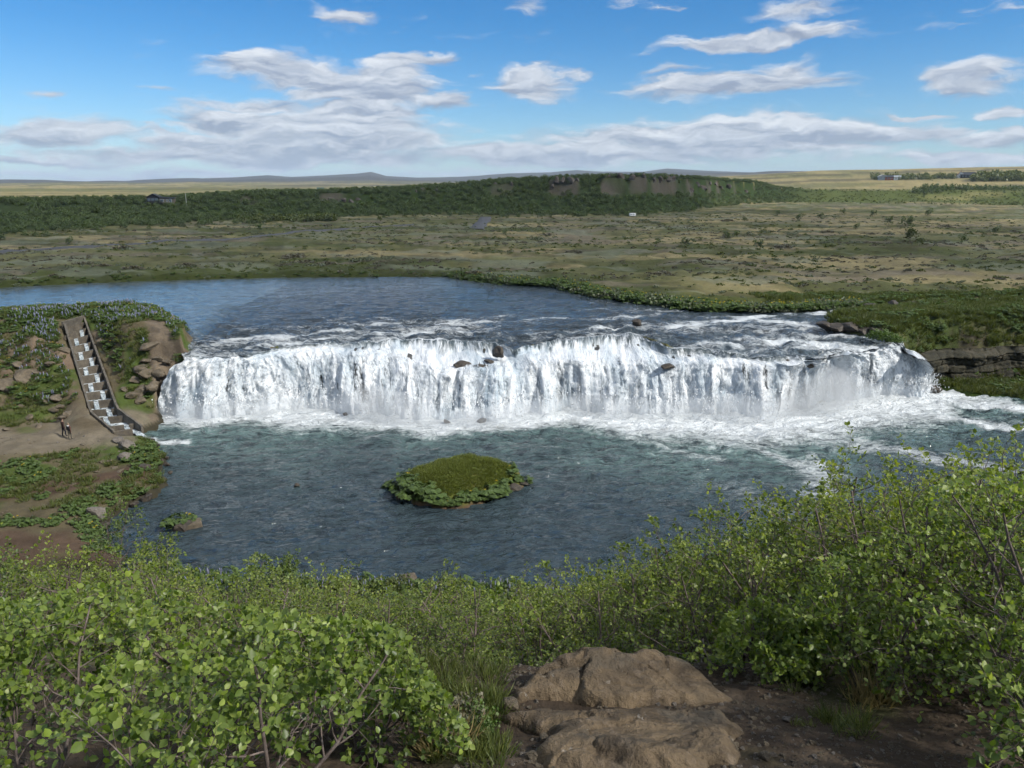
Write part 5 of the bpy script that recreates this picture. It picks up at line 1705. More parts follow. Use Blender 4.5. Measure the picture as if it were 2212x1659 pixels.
def cottage(name, label, lx, ly, w, dpt, hw, hr, wall, roof, axis='x', nwin=3, rz=0.0, extra=None):
    p = ray_ground(lx, ly)
    r_ = empty(name, (p.x, p.y, p.z - .2), label, 'house' if 'house' in name else 'building', None, math.atan2(-p.x, p.y) * .8 + rz)
    bm = bmesh.new(); gable_body(bm, -w / 2, w / 2, 0, dpt, -1, hw, hr, axis); finish(bm, 'wall', wall, r_)
    bm = bmesh.new(); gable(bm, -w / 2, w / 2, 0, dpt, hw, hr, axis, .5, .2); finish(bm, 'roof', roof, r_)
    for k in range(nwin): window(r_, -w / 2 + w * (k + .7) / (nwin + .4), hw * .55, w * .09, hw * .4, 0.0)
    bm = bmesh.new(); box(bm, w * .34, w * .34 + max(.9, w * .06), -.06, .04, 0, hw * .75); finish(bm, 'door', M['red_paint'], r_)
    return r_
cottage('cabin_house', 'low cabin with a green roof on the brow left of centre', 692, 411, 8.5, 6, 2.2, 3.8, M['dark_timber'], M['roof_green'])
cottage('farm_barn', 'grey metal barn at the left end of the far right farm', 1906, 389.5, 10, 22, 6, 8.2, M['grey_metal'], M['white_paint'], 'y', 2)
cottage('farm_house', 'small red-walled farmhouse in the middle of the far right farm', 1923, 389.5, 13, 10, 4.5, 7.5, M['red_paint'], M['roof_dark'], 'x', 3)
cottage('farm_shed', 'white shed at the right end of the far right farm', 1938, 389.5, 9, 9, 5, 7, M['white_paint'], M['grey_metal'], 'x', 2)
cottage('large_house', 'dark-roofed house with a pale gable beside the young trees at far right', 2090, 385, 19, 12, 5, 9, M['dark_timber'], M['roof_dark'], 'x', 4)
cottage('gable_house', 'pale gabled house adjoining the dark-roofed house at far right', 2075, 385, 9, 11, 5, 10, M['white_paint'], M['red_paint'], 'y', 2)

# white camper trailer by the foot of the bluff
p = ray_ground(1366, 469)
tr = empty('camper_trailer', p, 'small white camper trailer parked at the foot of the bluff', 'trailer', None, .25)
tr.scale = (.62, .62, .62)
bm = bmesh.new(); box(bm, -2.4, 2.4, -1.05, 1.05, .5, 2.6); finish(bm, 'body', M['white_paint'], tr, bevel=.22)
for xx in (-1.3, .5): window(tr, xx, 1.75, 1.0, .55, -1.06, M['grey_metal'])
for s in (-1.1, 1.1):
    bm = bmesh.new(); bmesh.ops.create_cone(bm, cap_ends=True, segments=14, radius1=.36, radius2=.36, depth=.22, matrix=Matrix.Translation((0, s, .36)) @ Matrix.Rotation(math.pi / 2, 4, 'X'))
    finish(bm, 'wheel', M['stone_dark'], tr)
bm = bmesh.new(); box(bm, 2.4, 3.6, -.06, .06, .45, .55); finish(bm, 'tow_bar', M['grey_metal'], tr)
# ------------------------------------------------------------------ boulders and stones
rock_protos = {}
def rock_kind(mat, subdiv=3):
    if mat not in rock_protos:
        rock_protos[mat] = []
        for k in range(5):
            me = rock_mesh(500 + 13 * k + len(rock_protos) * 101, 8 + k % 3, .72, subdiv, 'boulder')
            me.materials.append(M[mat]); rock_protos[mat].append(me)
    return rock_protos[mat]
def boulder(lx, ly, size, mat, label, group=None, z=None, sink=.25, flat=(1, 1, 1), name='boulder', on=None):
    p = at(lx, ly, z) if z is not None else ray_ground(lx, ly)
    me = rock_kind(mat)[int(RNG.integers(0, 5))]
    o = link(name, me, None, label=label, cat='rock', group=group)
    o.location = (p.x, p.y, p.z + size * (.36 - sink) * flat[2]); o.scale = (size * flat[0], size * flat[1], size * flat[2])
    o.rotation_euler = (RNG.normal(0, .15), RNG.normal(0, .15), RNG.random() * 6.28)
    return o

# left hillside
for lx, ly, s, lab in [(22, 845, 2.6, 'large squared pinkish boulder on the left hillside at the picture edge'), (58, 822, 2.2, 'large pinkish boulder right of the squared one on the left hillside')]:
    boulder(lx, ly, s, 'stone_red', lab)
for lx, ly, s in [(40, 800, 1.1), (75, 808, 1.0), (105, 875, 1.2), (125, 868, 1.3), (118, 890, 1.0), (132, 885, .9), (60, 905, .8), (128, 775, 1.1),
                 (135, 760, 1.2), (110, 790, .9), (45, 880, .8), (85, 925, .8), (140, 905, .9), (150, 895, 1.0), (15, 930, .7), (145, 735, 1.1), (112, 760, 1.0)]:
    boulder(lx, ly, s, 'stone_red', 'pinkish broken rock on the left hillside beside the fish ladder', 'rocks on the left hillside', sink=.36, flat=(1.2, 1, .8))
for lx, ly, s in [(300, 800, 1.6), (318, 815, 1.8), (292, 830, 1.3), (330, 835, 1.5), (308, 850, 1.6), (345, 815, 1.4), (328, 860, 1.2), (285, 860, 1.1), (350, 840, 1.1), (300, 875, 1.1), (272, 845, .9), (340, 875, 1.0), (315, 785, 1.2), (345, 780, 1.2), (365, 790, 1.3)]:
    boulder(lx, ly, s, 'stone_red', 'rough rock in the cliff between the fish ladder and the waterfall', 'rocks of the cliff left of the waterfall', sink=.38, flat=(1.2, 1, .85))
boulder(325, 752, 1.5, 'stone_red', 'squared reddish block beside the bare path on the promontory', flat=(1.4, .8, .7))
boulder(225, 738, 1.6, 'stone_red', 'flat reddish slab beside the top of the fish ladder', flat=(1.5, .8, .5))
boulder(272, 970, 1.5, 'stone_grey', 'larger round grey boulder below the end of the fish ladder')
boulder(258, 958, 1.0, 'stone_grey', 'small flat grey boulder touching the larger round one', flat=(1.4, 1, .6))
boulder(270, 995, 1.2, 'stone_grey', 'dark grey boulder in front of the round boulders on the bank')
boulder(313, 1015, .9, 'stone_dark', 'dark pointed stone among the herbs at the left shore', flat=(.9, .9, 1.2))
boulder(205, 1115, 1.6, 'stone_grey', 'large grey boulder at the shore of the left bank')
boulder(232, 1050, .5, 'stone_dark', 'small dark stone on the bare soil of the left bank')
for lx, ly, s in [(195, 985, .6), (220, 1000, .7), (235, 1003, .5), (248, 1012, .5), (180, 965, .4), (260, 1020, .5), (185, 1005, .45), (100, 985, .3), (65, 960, .3), (210, 1020, .4), (160, 1045, .35)]:
    boulder(lx, ly, s, 'stone_red', 'small reddish stone lying on the bare ground of the left bank', 'stones on the left bank', flat=(1.3, 1, .6))
for lx, ly, s in [(338, 962, .7), (352, 985, .6), (346, 1000, .7), (362, 1005, .5), (330, 955, .6), (352, 1040, .8), (345, 1048, .7), (318, 1078, .8), (290, 1090, .6), (226, 1140, .7), (360, 990, .4), (368, 1022, .4)]:
    boulder(lx, ly, s, 'stone_dark', 'wet dark stone at the waterline of the left bank', 'stones along the left shore', z=.12)
# rocks in and around the water
boulder(1076, 765, 1.5, 'stone_dark', 'dark mossy rock standing in the middle of the waterfall', z=5.6, flat=(.9, .9, 1.15))
boulder(1376, 700, 1.3, 'stone_dark', 'dark rock at the head of the chute above the waterfall', z=6.3, flat=(.9, .9, 1))
boulder(1366, 712, .8, 'stone_dark', 'small dark rock just below the one at the head of the chute', z=6.2)
for lx, ly, s, z in [(1000, 790, 1.3, 4.9), (1035, 793, 1.1, 4.8), (1060, 784, 1.0, 5.0), (1445, 793, 1.2, 5.0), (1705, 782, 1.1, 5.3), (1745, 790, 1.0, 5.1), (560, 768, .8, 5.7)]:
    boulder(lx, ly, s, 'stone_dark', 'dark wet rock washed over at the brink of the waterfall', 'rocks along the brink of the waterfall', z=z - .2, flat=(1.5, 1, .6))
for lx, ly, s in [(1040, 912, .9), (965, 912, .7), (745, 896, .5), (640, 1050, .5)]:
    boulder(lx, ly, s, 'stone_dark', 'small dark rock breaking the water of the pool', 'rocks in the pool', z=.05)
boulder(2017, 845, 1.5, 'stone_dark', 'dark rock at the right foot of the waterfall', z=.2)
boulder(1585, 668, 1.7, 'stone_grey', 'squared grey rock at the edge of the far river bank', z=6.6, flat=(1.3, 1, .8))
boulder(1568, 664, 1.2, 'stone_dark', 'darker rock left of the squared one on the far bank', z=6.7)
boulder(1411, 658, 1.2, 'stone_dark', 'low brown rock in the shallows near the far bank', z=6.35, flat=(1.6, 1, .5))
boulder(1364, 653, 1.0, 'stone_dark', 'small mossy rock in the shallows left of the low brown rock', z=6.35)
for k, (lx, ly, s) in enumerate([(1785, 706, 1.8), (1810, 708, 2.1), (1838, 709, 2.2), (1868, 712, 2.0), (1895, 716, 1.9)]):
    boulder(lx, ly, s, 'stone_dark', 'dark layered rock under the turf of the right bank', 'rocks along the right bank', z=6.8, sink=.30, flat=(1.5, 1, .7))
for lx, ly, s in [(2050, 806, .9), (2120, 812, .8), (2190, 808, 1.0)]:
    boulder(lx, ly, s, 'stone_dark', 'dark fallen rock on the green ledge under the right cliff', 'rocks of the right-hand cliff', sink=.42, flat=(1.6, 1, .7))
for lx, ly, s in [(1880, 663, 1.4), (1930, 660, 1.5), (1975, 657, 1.2), (2040, 656, 1.0)]:
    boulder(lx, ly, s, 'stone_dark', 'dark stone beside the small side stream at right', 'stones by the side stream', z=7.0)
# near shore
boulder(878, 1262, 1.3, 'stone_red', 'brown pointed rock at the near shore below the islet', z=.3, flat=(1, 1, 1.1))
boulder(500, 1270, .9, 'stone_red', 'small brown rock in the water at the near left shore', z=.1)
boulder(1127, 1290, 1.1, 'stone_dark', 'mossy dark rock at the near shore right of centre', z=.3, flat=(1, 1, 1.1))
# squared block in the water with a flowering clump behind it
o = bmesh.new(); box(o, -.55, .55, -.40, .40, -.35, .42)
blk = finish(o, 'stone_block', M['stone_red'], None, bevel=.05, jitter=.04, label='squared pale-topped stone block lying in the water at left', cat='rock')
blk.location = at(420, 1138, 0); blk.rotation_euler = (.10, -.12, .5)

# ------------------------------------------------------------------ herbs and grasses of the banks
herb = [angelica(600 + k, 2 if k == 0 else 0) for k in range(5)]
lup = [lupin(620 + k) for k in range(4)]
tufts = [grass_tuft(640 + k, 46, M['grass_green'], .30, .22, .016) for k in range(3)]
for me in herb: me.name = 'herb'

def where(n, xr, yr, seed, cond):
    r = np.random.default_rng(seed)
    x = r.uniform(*xr, n); y = r.uniform(*yr, n)
    z = ground_z(x, y)
    k = cond(x, y, z, r)
    return np.stack([x[k], y[k], z[k]], 1)

in_lad = lambda x, y: ldist(x, y, [(p.x, p.y) for p in LADDER_C]) < 2.1
dry = lambda x, y: (sdist(x, y, POOL) < -.04) & (sdist(x, y, RIVER) < -.2) & ~in_lad(x, y)
onpath = lambda x, y: (ldist(x, y, [(-75, 62), (-55, 61.5), (-46, 63), (-42, 66.5), (-39.6, 68.5)]) < 5.0) | (ldist(x, y, [(-60, 46.0), (-40, 44.5), (-31, 43.2)]) < 2.6) | \
                     (ldist(x, y, [tuple(at(a, b, 8.6)[:2]) for a, b in [(325, 690), (345, 705), (340, 725), (330, 745)]]) < 1.2)
P = where(9000, (-72, -34), (65, 97), 701, lambda x, y, z, r: dry(x, y) & ~onpath(x, y) & (z > 2.2) & (fbm(x * .16, y * .16, 3, 702) + r.normal(0, .2, len(x)) > .05) & (r.random(len(x)) < .34))
scatter('hillside_lupins', P, .75 + .5 * RNG.random(len(P)), [proto_obj('lupin_kind', m) for m in lup], label='blue-flowered lupins covering the left hillside and promontory')
P = where(15000, (-72, -26), (43, 97), 703, lambda x, y, z, r: dry(x, y) & ~onpath(x, y) & (z > .12) & (fbm(x * .2, y * .2, 3, 704) + r.normal(0, .2, len(x)) + .5 * (sdist(x, y, POOL) > -2.8) + .4 * (sdist(x, y, POOL) > -1.0) + .35 * (sdist(x, y, RIVER) > -3.0) - .22 * (z < 2) > .35) & (r.random(len(x)) < .42))
scatter('left_bank_herbs', P, .35 + .45 * RNG.random(len(P)), [proto_obj('herb_kind', m) for m in herb], label='lush green herbs with yellow flower heads along the left bank')
P = where(26000, (-75, -27), (43, 97), 705, lambda x, y, z, r: dry(x, y) & ~onpath(x, y) & (r.random(len(x)) < .42) & ((z > 1.8) | (fbm(x * .3, y * .3, 3, 706) > -.1)))
scatter('left_bank_grass', P, .7 + .9 * RNG.random(len(P)), [proto_obj('grass_kind', m) for m in tufts], tilt=.15, label='rough green grass on the left bank')
P = where(15000, (38, 92), (78, 116), 707, lambda x, y, z, r: dry(x, y) & ((z > 3.9) | (z < 1.8)) & (r.random(len(x)) < .8))
tg2 = [grass_tuft(645 + k, 40, M['grass_green'], .45, .35, .03) for k in range(3)]
scatter('right_bank_grass', P, .7 + .8 * RNG.random(len(P)), [proto_obj('right_grass_kind', m) for m in tg2], tilt=.2, label='long green grass on the right bank')
P = where(2500, (38, 92), (78, 116), 709, lambda x, y, z, r: dry(x, y) & ((z > 3.9) | (z < 1.8)) & (fbm(x * .2, y * .2, 3, 710) + r.normal(0, .2, len(x)) + .4 * (sdist(x, y, RIVER) > -2) > .25))
scatter('right_bank_herbs', P, .5 + .5 * RNG.random(len(P)), [proto_obj('right_herb_kind', m) for m in (herb[1], herb[3])], label='low leafy herbs on the right bank')
big = proto_obj('bright_bush', dome_clump(720, 420, .16, M['herb_leaf'], .8))
for lx, ly, s in ((1890, 730, 1.1), (1910, 733, 1.2), (1935, 738, .9)):
    o = link('leafy_bush', big.data, None, label='bright green leafy bush over the rocks right of the fall', cat='bush', group='bright bushes on the right bank')
    p = at(lx, ly, 6.5); o.location = p; o.scale = (s, s, s)

# ------------------------------------------------------------------ grassy islet
ix, iy = np.meshgrid(np.arange(-11, 2.6, .14), np.arange(49.8, 61.4, .14), indexing='ij')
sd = sdist(ix, iy, ISLAND) + fbm(ix * .8, iy * .8, 3, 730) * .35
hz = np.where(sd > 0, .18 + 1.15 * sstep(sd, 0, 2.2) ** .8 + .30 * sstep(sd, 1.5, 4) + .10 * fbm(ix * .9, iy * .9, 3, 731), np.maximum(-1.2, sd * 1.6 + .18))
hz += .35 * np.exp(-((ix + 3.0) / 2.8) ** 2 - ((iy - 57.8) / 2.0) ** 2)
me = fast_mesh('islet', np.stack([ix, iy, hz], 2).reshape(-1, 3), grid_faces(*ix.shape))
turf, rocky = np.array((.105, .135, .026)), np.array((.090, .060, .040))
kk = sstep(hz, .10, .40).ravel()[:, None]
cc = rocky * (1 - kk) + turf * kk
br = sstep(fbm(ix * .6, iy * .6, 3, 733), .0, .5).ravel()[:, None] * .6
cc = cc * (1 - br * kk) + np.array((.105, .085, .030)) * br * kk
put_attr(me, 'Col', cc, 'FLOAT_COLOR')
link('islet', me, mat_ground, kind='structure', label='small grassy islet in the middle of the pool')
def islet_z(x, y):
    i = int(round((x + 11) / .14)); j = int(round((y - 49.8) / .14))
    return float(hz[min(max(i, 0), hz.shape[0] - 1), min(max(j, 0), hz.shape[1] - 1)])
rr = np.random.default_rng(735)
gx2 = rr.uniform(-10.5, 2, 9000); gy2 = rr.uniform(50.5, 60.5, 9000)
ok = sdist(gx2, gy2, ISLAND) > .9
gx2, gy2 = gx2[ok], gy2[ok]
gzv = np.array([islet_z(a, b) for a, b in zip(gx2, gy2)])
tf = [grass_tuft(650 + k, 30, M['islet_turf'], .30, .16, .014) for k in range(3)]
scatter('islet_grass', np.stack([gx2, gy2, gzv], 1), .6 + .5 * rr.random(len(gx2)), [proto_obj('islet_grass_kind', m) for m in tf], tilt=.2, label='thick short grass on the crown of the islet')
herb_is = [angelica(660 + k, 1 if k == 2 else 0, 34, .36) for k in range(4)]
n_is = len(ISLAND)
for k in range(74):
    q = k / 74 * n_is; i = int(q); f = q - i
    a, b = ISLAND[i], ISLAND[(i + 1) % n_is]
    cx, cy = np.mean([p[0] for p in ISLAND]), np.mean([p[1] for p in ISLAND])
    px3, py3 = a[0] * (1 - f) + b[0] * f, a[1] * (1 - f) + b[1] * f
    inn = RNG.uniform(-.02, .22)
    px3 += (cx - px3) * inn; py3 += (cy - py3) * inn
    if RNG.random() < (.55 if py3 > 57.0 else .18): continue
    o = link('angelica_plant', herb_is[k % 4], None, label='broad-leaved green plant hanging over the rim of the islet', cat='plant', group='leafy plants around the islet')
    s = (.55 + 1.0 * RNG.random() ** 1.6) * (1.0 if py3 < 56 else .7)
    o.location = (px3, py3, islet_z(px3, py3) - .05); o.scale = (s, s, s * .8); o.rotation_euler[2] = RNG.random() * 6.28
for lx, ly in ((1085, 1064), (1112, 1055), (1130, 1046), (868, 1062)):
    boulder(lx, ly, RNG.uniform(.6, .95), 'stone_dark', 'dark brown rock at the waterline of the grassy islet', 'rocks under the islet', z=.15, flat=(1.3, 1, .6))
# flowering clump by the squared block
for dx, s in ((-1.15, 1.2), (-.5, 1.0), (-1.7, .9)):
    o = link('angelica_plant', herb[0] if dx > -1 else herb[2], None, label='yellow-flowered leafy clump on the rock beside the squared block', cat='plant', group='clump beside the squared block')
    o.location = at(420, 1138, 0) + Vector((dx, .4 * dx + .5, .05)); o.scale = (s, s, s)
boulder(398, 1142, 1.3, 'stone_dark', 'dark rock under the flowering clump beside the squared block', z=.0)

# ------------------------------------------------------------------ near shore herbs and thicket floor
P = where(900, (-24, 12), (36.5, 42), 741, lambda x, y, z, r: (sdist(x, y, POOL) < -.1) & (sdist(x, y, POOL) > -3.2) & (r.random(len(x)) < .65))
scatter('near_shore_lupins', P, .7 + .5 * RNG.random(len(P)), [proto_obj('shore_lupin_kind', m) for m in lup + herb[1:2]], label='blue lupins and herbs along the near shore')
under = [proto_obj('undergrowth_kind', dome_clump(745 + k, 150, .16, M['grass_green'] if k else M['birch_leaf_mid'], .8)) for k in range(3)]
P = where(2600, (-34, 34), (4.6, 39), 747, lambda x, y, z, r: (np.abs(x) < y * .8 + 2) & (sdist(x, y, POOL) < -.6))
scatter('slope_undergrowth', P, .22 + .30 * RNG.random(len(P)) + .012 * P[:, 1], under, label='low undergrowth on the slope between the birches')

# ------------------------------------------------------------------ birches of the slope
CANOPY = np.array([(-300, 1185), (0, 1212), (100, 1240), (190, 1265), (260, 1248), (330, 1246), (420, 1276), (520, 1286), (600, 1284), (700, 1292), (860, 1300), (1000, 1306), (1120, 1306), (1250, 1285), (1330, 1245), (1400, 1245),
                   (1480, 1190), (1560, 1202), (1620, 1180), (1690, 1112), (1800, 1104), (1900, 1087), (1960, 1078), (2040, 1032), (2130, 1036), (2212, 1050), (2600, 1050)], float)
def layout_xy(x, y, z):
    dy = z - CAM_Z
    fz = y * math.cos(PITCH) - dy * math.sin(PITCH)
    u = x / fz; v = (y * math.sin(PITCH) + dy * math.cos(PITCH)) / fz
    return (512 + u * FOCAL_PX) * 2212 / 1024, (384 - v * FOCAL_PX) * 2212 / 1024
NEAR_CANOPY = np.array([(-900, 1180), (-300, 1250), (0, 1300), (100, 1292), (200, 1258), (272, 1228), (330, 1268), (420, 1292), (520, 1310), (640, 1330), (760, 1342), (860, 1350), (910, 1430), (960, 1490), (1000, 1560), (1050, 1700), (1500, 1700),
                        (1530, 1480), (1545, 1400), (1565, 1335), (1700, 1250), (1800, 1200), (1900, 1150), (2000, 1060), (2080, 1020), (2212, 1020), (3000, 980)], float)
ROCK_ZONE = [(985, 1800), (1010, 1620), (1060, 1540), (1110, 1480), (1180, 1430), (1260, 1392), (1400, 1392), (1510, 1408), (1560, 1462), (1700, 1492), (1900, 1500), (1975, 1540), (1985, 1600), (1960, 1800)]
def over_line(LPw, canopy):
    lx, ly = layout_xy(LPw[:, 0], LPw[:, 1], LPw[:, 2])
    front = LPw[:, 1] > .3
    return front & ((ly < np.interp(lx, canopy[:, 0], canopy[:, 1])) | ((np.hypot(LPw[:, 0], LPw[:, 1]) < 4.0) & (sdist(lx, ly, ROCK_ZONE) > 0)))
MIDV = []
for k in range(6):
    w_, L_ = birch(801 + k, 3.0, .42, 4 + k % 3, .055, 13, 4, 9, 5, bare=.14)
    MIDV.append((w_.mesh('birch_stems', M['bark']), crown_mesh('birch_crown', L_, M['birch_leaf_slope']), L_[0][::9]))
NEARV = []
for k in range(4):
    w_, L_ = birch(821 + k, 2.2, .45, 6, .036, 12, 4, 11, 7, bare=.08)
    NEARV.append((w_.mesh('birch_stems', M['bark']), crown_mesh('birch_crown', L_, M['birch_leaf_mid']), L_[0][::9]))
def place_birch(x, y, h, kind, base_h, label, group, name='birch_bush', wide=1.0):
    slack = RNG.uniform(-.010, .022) * y
    z0 = gz(x, y)
    rz = RNG.random() * 6.28
    s = h / base_h
    c_, s_ = math.cos(rz), math.sin(rz)
    S_ = kind[2]
    for it in range(14):
        W = np.stack([x + s * wide * (S_[:, 0] * c_ - S_[:, 1] * s_), y + s * wide * (S_[:, 0] * s_ + S_[:, 1] * c_), z0 - .08 + s * S_[:, 2]], 1)
        if over_line(W - np.array([0, 0, slack]), CANOPY).mean() < .05: break
        s *= .95
    if s * base_h < .35:
        return None
    r_ = empty(name, (x, y, z0 - .08), label, 'bush', group, rz)
    r_.scale = (s * wide, s * wide, s)
    link('stems', kind[0], None, r_); link('crown', kind[1], None, r_)
    return r_
rr = np.random.default_rng(850)
na, nb = 1800, 5000
cy = np.concatenate([rr.uniform(4.45, 9.4, na), 9.4 + (38.2 - 9.4) * rr.random(nb) ** 1.1])
cx = rr.uniform(-1, 1, na + nb) * np.where(cy < 9.4, cy * .74 + .8, cy * .76 + 1.0)
cz = ground_z(cx, cy); cs = sdist(cx, cy, POOL)
taken = []
for x, y, z0, sd_ in zip(cx, cy, cz, cs):
    lx0 = layout_xy(x, y, z0 + 1)[0]
    if len(taken) >= 300 or (len(taken) >= 185 and y < 9.4):
        continue
    sp = (0.72 if lx0 < 1500 else .52) if y < 9.4 else (1.7 if y < 18 else 2.3)
    if sd_ > -.8 or any((x - a) ** 2 + (y - b) ** 2 < sp * sp for a, b in taken):
        continue
    if y < 4.9 and -.2 < x < 1.3:
        continue
    lx, ly = layout_xy(x, y, z0 + 2)
    top = np.interp(lx, CANOPY[:, 0], CANOPY[:, 1])
    el = el_of(lx, top + rr.uniform(0, 22))
    allow = CAM_Z + math.hypot(x, y) * math.tan(el) - z0
    if allow < .55:
        continue
    h = min(allow, rr.uniform(2.0, 3.9))
    taken.append((x, y))
    zone = 'left' if lx < 620 else ('mid' if lx < 1480 else 'right')
    lab = {'left': 'birch bush in the thicket between the bare red soil and the near bushes at left',
           'mid': 'birch bush in the thicket on the slope behind the brown rock', 'right': 'birch in the tall dense thicket rising at right'}[zone]
    kind = NEARV[int(rr.integers(0, 4))] if y < 9.5 else MIDV[int(rr.integers(0, 6))]
    bh = 2.2 if y < 9.5 else 3.0
    place_birch(x, y, h * 1.1, kind, bh * 1.02, lab, {'left': 'birches at left', 'mid': 'birches below the rock', 'right': 'birches at right'}[zone], wide=max(1.0, min(1.5, 1.6 / h)))

# ------------------------------------------------------------------ bushes close to the viewer
LEAF_ONE = []
for k in range(4):
    V, F, A = leaves(np.zeros((1, 3)), np.array([[1., 0, 0]]), np.array([[0, 0, 1.]]), np.ones(1), np.array([.35 + .2 * k]))
    me = fast_mesh('leaf', V, F, False); put_attr(me, 'lv', A); me.materials.append(M['birch_leaf']); LEAF_ONE.append(me)

def near_bush(x, y, h, seed, label, n_single=100, spread=.75, stems=6, leaf=.034, side_n=10, twig_n=7, per=9, bare=.18, dz=-.05, lean=None):
    z0 = gz(x, y) + dz
    root = empty('birch_bush', (x, y, z0), label, 'bush')
    w_, L = birch(seed, h, spread, stems, leaf, per, 5, side_n, twig_n, bare=bare, cone=.6, open_low=.72 if x < 0 else .35)
    LP, LD, LU, LS, LV = L
    o_ = np.array([x, y, z0])
    for it in range(12):
        sc_ = .94 ** it
        if over_line(LP * sc_ + o_, NEAR_CANOPY).mean() < .10: break
    LP = LP * sc_; w_.V = [v * sc_ for v in w_.V]; h *= sc_
    L = (LP, LD, LU, LS, LV)
    if lean is not None:
        sh = np.array(lean)
        LP = LP + (LP[:, 2:3] / h) ** 1.3 * sh
        w_.V = [v + (np.clip(v[:, 2:3], 0, None) / h) ** 1.3 * sh for v in w_.V]
        L = (LP, LD, LU, LS, LV)
    keepV, keepF, keepA = [], [], []
    for v_, f_, a_ in zip(w_.V, w_.F, w_.A):
        if over_line(v_ + o_, NEAR_CANOPY).mean() < .04 and np.linalg.norm(v_ + o_ - np.array([0, 0, CAM_Z]), axis=1).min() > .6:
            keepV.append(v_); keepF.append(f_ - f_.min()); keepA.append(a_)
    w2 = Geo()
    for v_, f_, a_ in zip(keepV, keepF, keepA): w2.add(v_, f_, np.array(a_))
    link('stems', w2.mesh('stems', M['bark']), None, root)
    W = LP + np.array([x, y, z0])
    dist = np.linalg.norm(W - np.array([0, 0, CAM_Z]), axis=1)
    fz = W[:, 1] * math.cos(PITCH) - (W[:, 2] - CAM_Z) * math.sin(PITCH)
    ok_cam = (dist > .75) & ~over_line(W, NEAR_CANOPY)                                             # nothing right against the lens
    seen = ok_cam & (np.abs(W[:, 0]) < fz * .70) & ((W[:, 1] * math.sin(PITCH) + (W[:, 2] - CAM_Z) * math.cos(PITCH)) > -fz * .525) & (fz > .5)
    order = np.where(seen, LS / np.maximum(dist, .1), -1).argsort()[::-1][:n_single]
    rest = np.ones(len(LP), bool); rest[order] = False; rest &= ok_cam
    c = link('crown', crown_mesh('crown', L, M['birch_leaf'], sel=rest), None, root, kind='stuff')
    for i in order:
        d = Vector(norm(LD[i])); u = Vector(LU[i]); w = u.cross(d).normalized(); n = d.cross(w)
        m = Matrix(((d.x, w.x, n.x, LP[i][0]), (d.y, w.y, n.y, LP[i][1]), (d.z, w.z, n.z, LP[i][2]), (0, 0, 0, 1))) @ Matrix.Scale(float(LS[i]), 4)
        o = link('leaf', LEAF_ONE[int(np.clip((LV[i] - .2) * 5, 0, 3))], None, root)
        o.matrix_local = m
    return root

near_bush(-.90, 1.95, 1.42, 901, 'near birch bush at lower left with large bright leaves and bare twigs', 300, .60, 8, .0265, bare=.24, per=12)
near_bush(-1.80, 2.25, 1.45, 902, 'birch bush at the left picture edge with reddish twigs', 220, .70, 8, .0265, per=12)
near_bush(-.25, 2.75, 1.30, 903, 'birch bush left of the brown rock with its branches leaning over', 180, .85, 8, .0265, per=12, lean=(-.2, 0, 0))
near_bush(-1.35, 3.20, 1.75, 904, 'birch bush standing behind the large-leaved near bush at left', 120, .65, 8, .029, per=12)
near_bush(-2.75, 3.35, 1.75, 905, 'birch bush behind the one at the left picture edge', 120, .65, 8, .029, per=12)
near_bush(.05, 3.45, 1.15, 907, 'birch bush touching the left end of the brown rock', 120, .8, 8, .027, per=12, lean=(-.25, .1, 0))
near_bush(-.75, 2.75, 1.25, 908, 'leafy birch bush filling the gap between the near bushes at left', 120, .8, 8, .027, per=12)
near_bush(-.45, 4.25, 1.70, 906, 'birch bush left of the rock at the edge of the slope', 100, .6, 7, .036)
near_bush(2.05, 4.35, 1.75, 911, 'low birch bush with pale green leaves right of the brown rock', 200, .85, 8, .029, per=12, lean=(-.25, -.3, -.15))
near_bush(1.55, 3.75, .85, 918, 'low birch shoots at the right end of the brown rock', 140, .9, 7, .029, per=12)
near_bush(2.05, 3.55, .85, 919, 'low birch bush over the dark dirt right of the rock', 140, .9, 7, .029, per=12)
near_bush(2.65, 3.75, 1.3, 920, 'dense birch bush between the pale bush and the right edge', 120, .8, 8, .029, per=12)
near_bush(1.45, 4.5, 1.5, 917, 'birch bush growing close behind the right end of the brown rock', 100, .7, 7, .029, per=12)
near_bush(3.0, 4.4, 2.2, 912, 'birch bush rising behind the low pale one at right', 120, .7, 7, .029, per=12)
near_bush(2.75, 3.05, 1.75, 913, 'birch bush at the right picture edge with bright leaves close to the viewer', 220, .65, 7, .029, per=12)
near_bush(2.10, 2.30, .75, 914, 'small birch bush in the lower right corner', 160, .8, 6, .029, per=12)
near_bush(3.9, 5.4, 2.9, 915, 'tall birch bush reaching highest at the right edge', 60, .5, 7, .029, per=12)
near_bush(2.6, 5.6, 2.3, 916, 'birch bush with dark stems between the pale bush and the water', 60, .55, 7, .029, per=12)

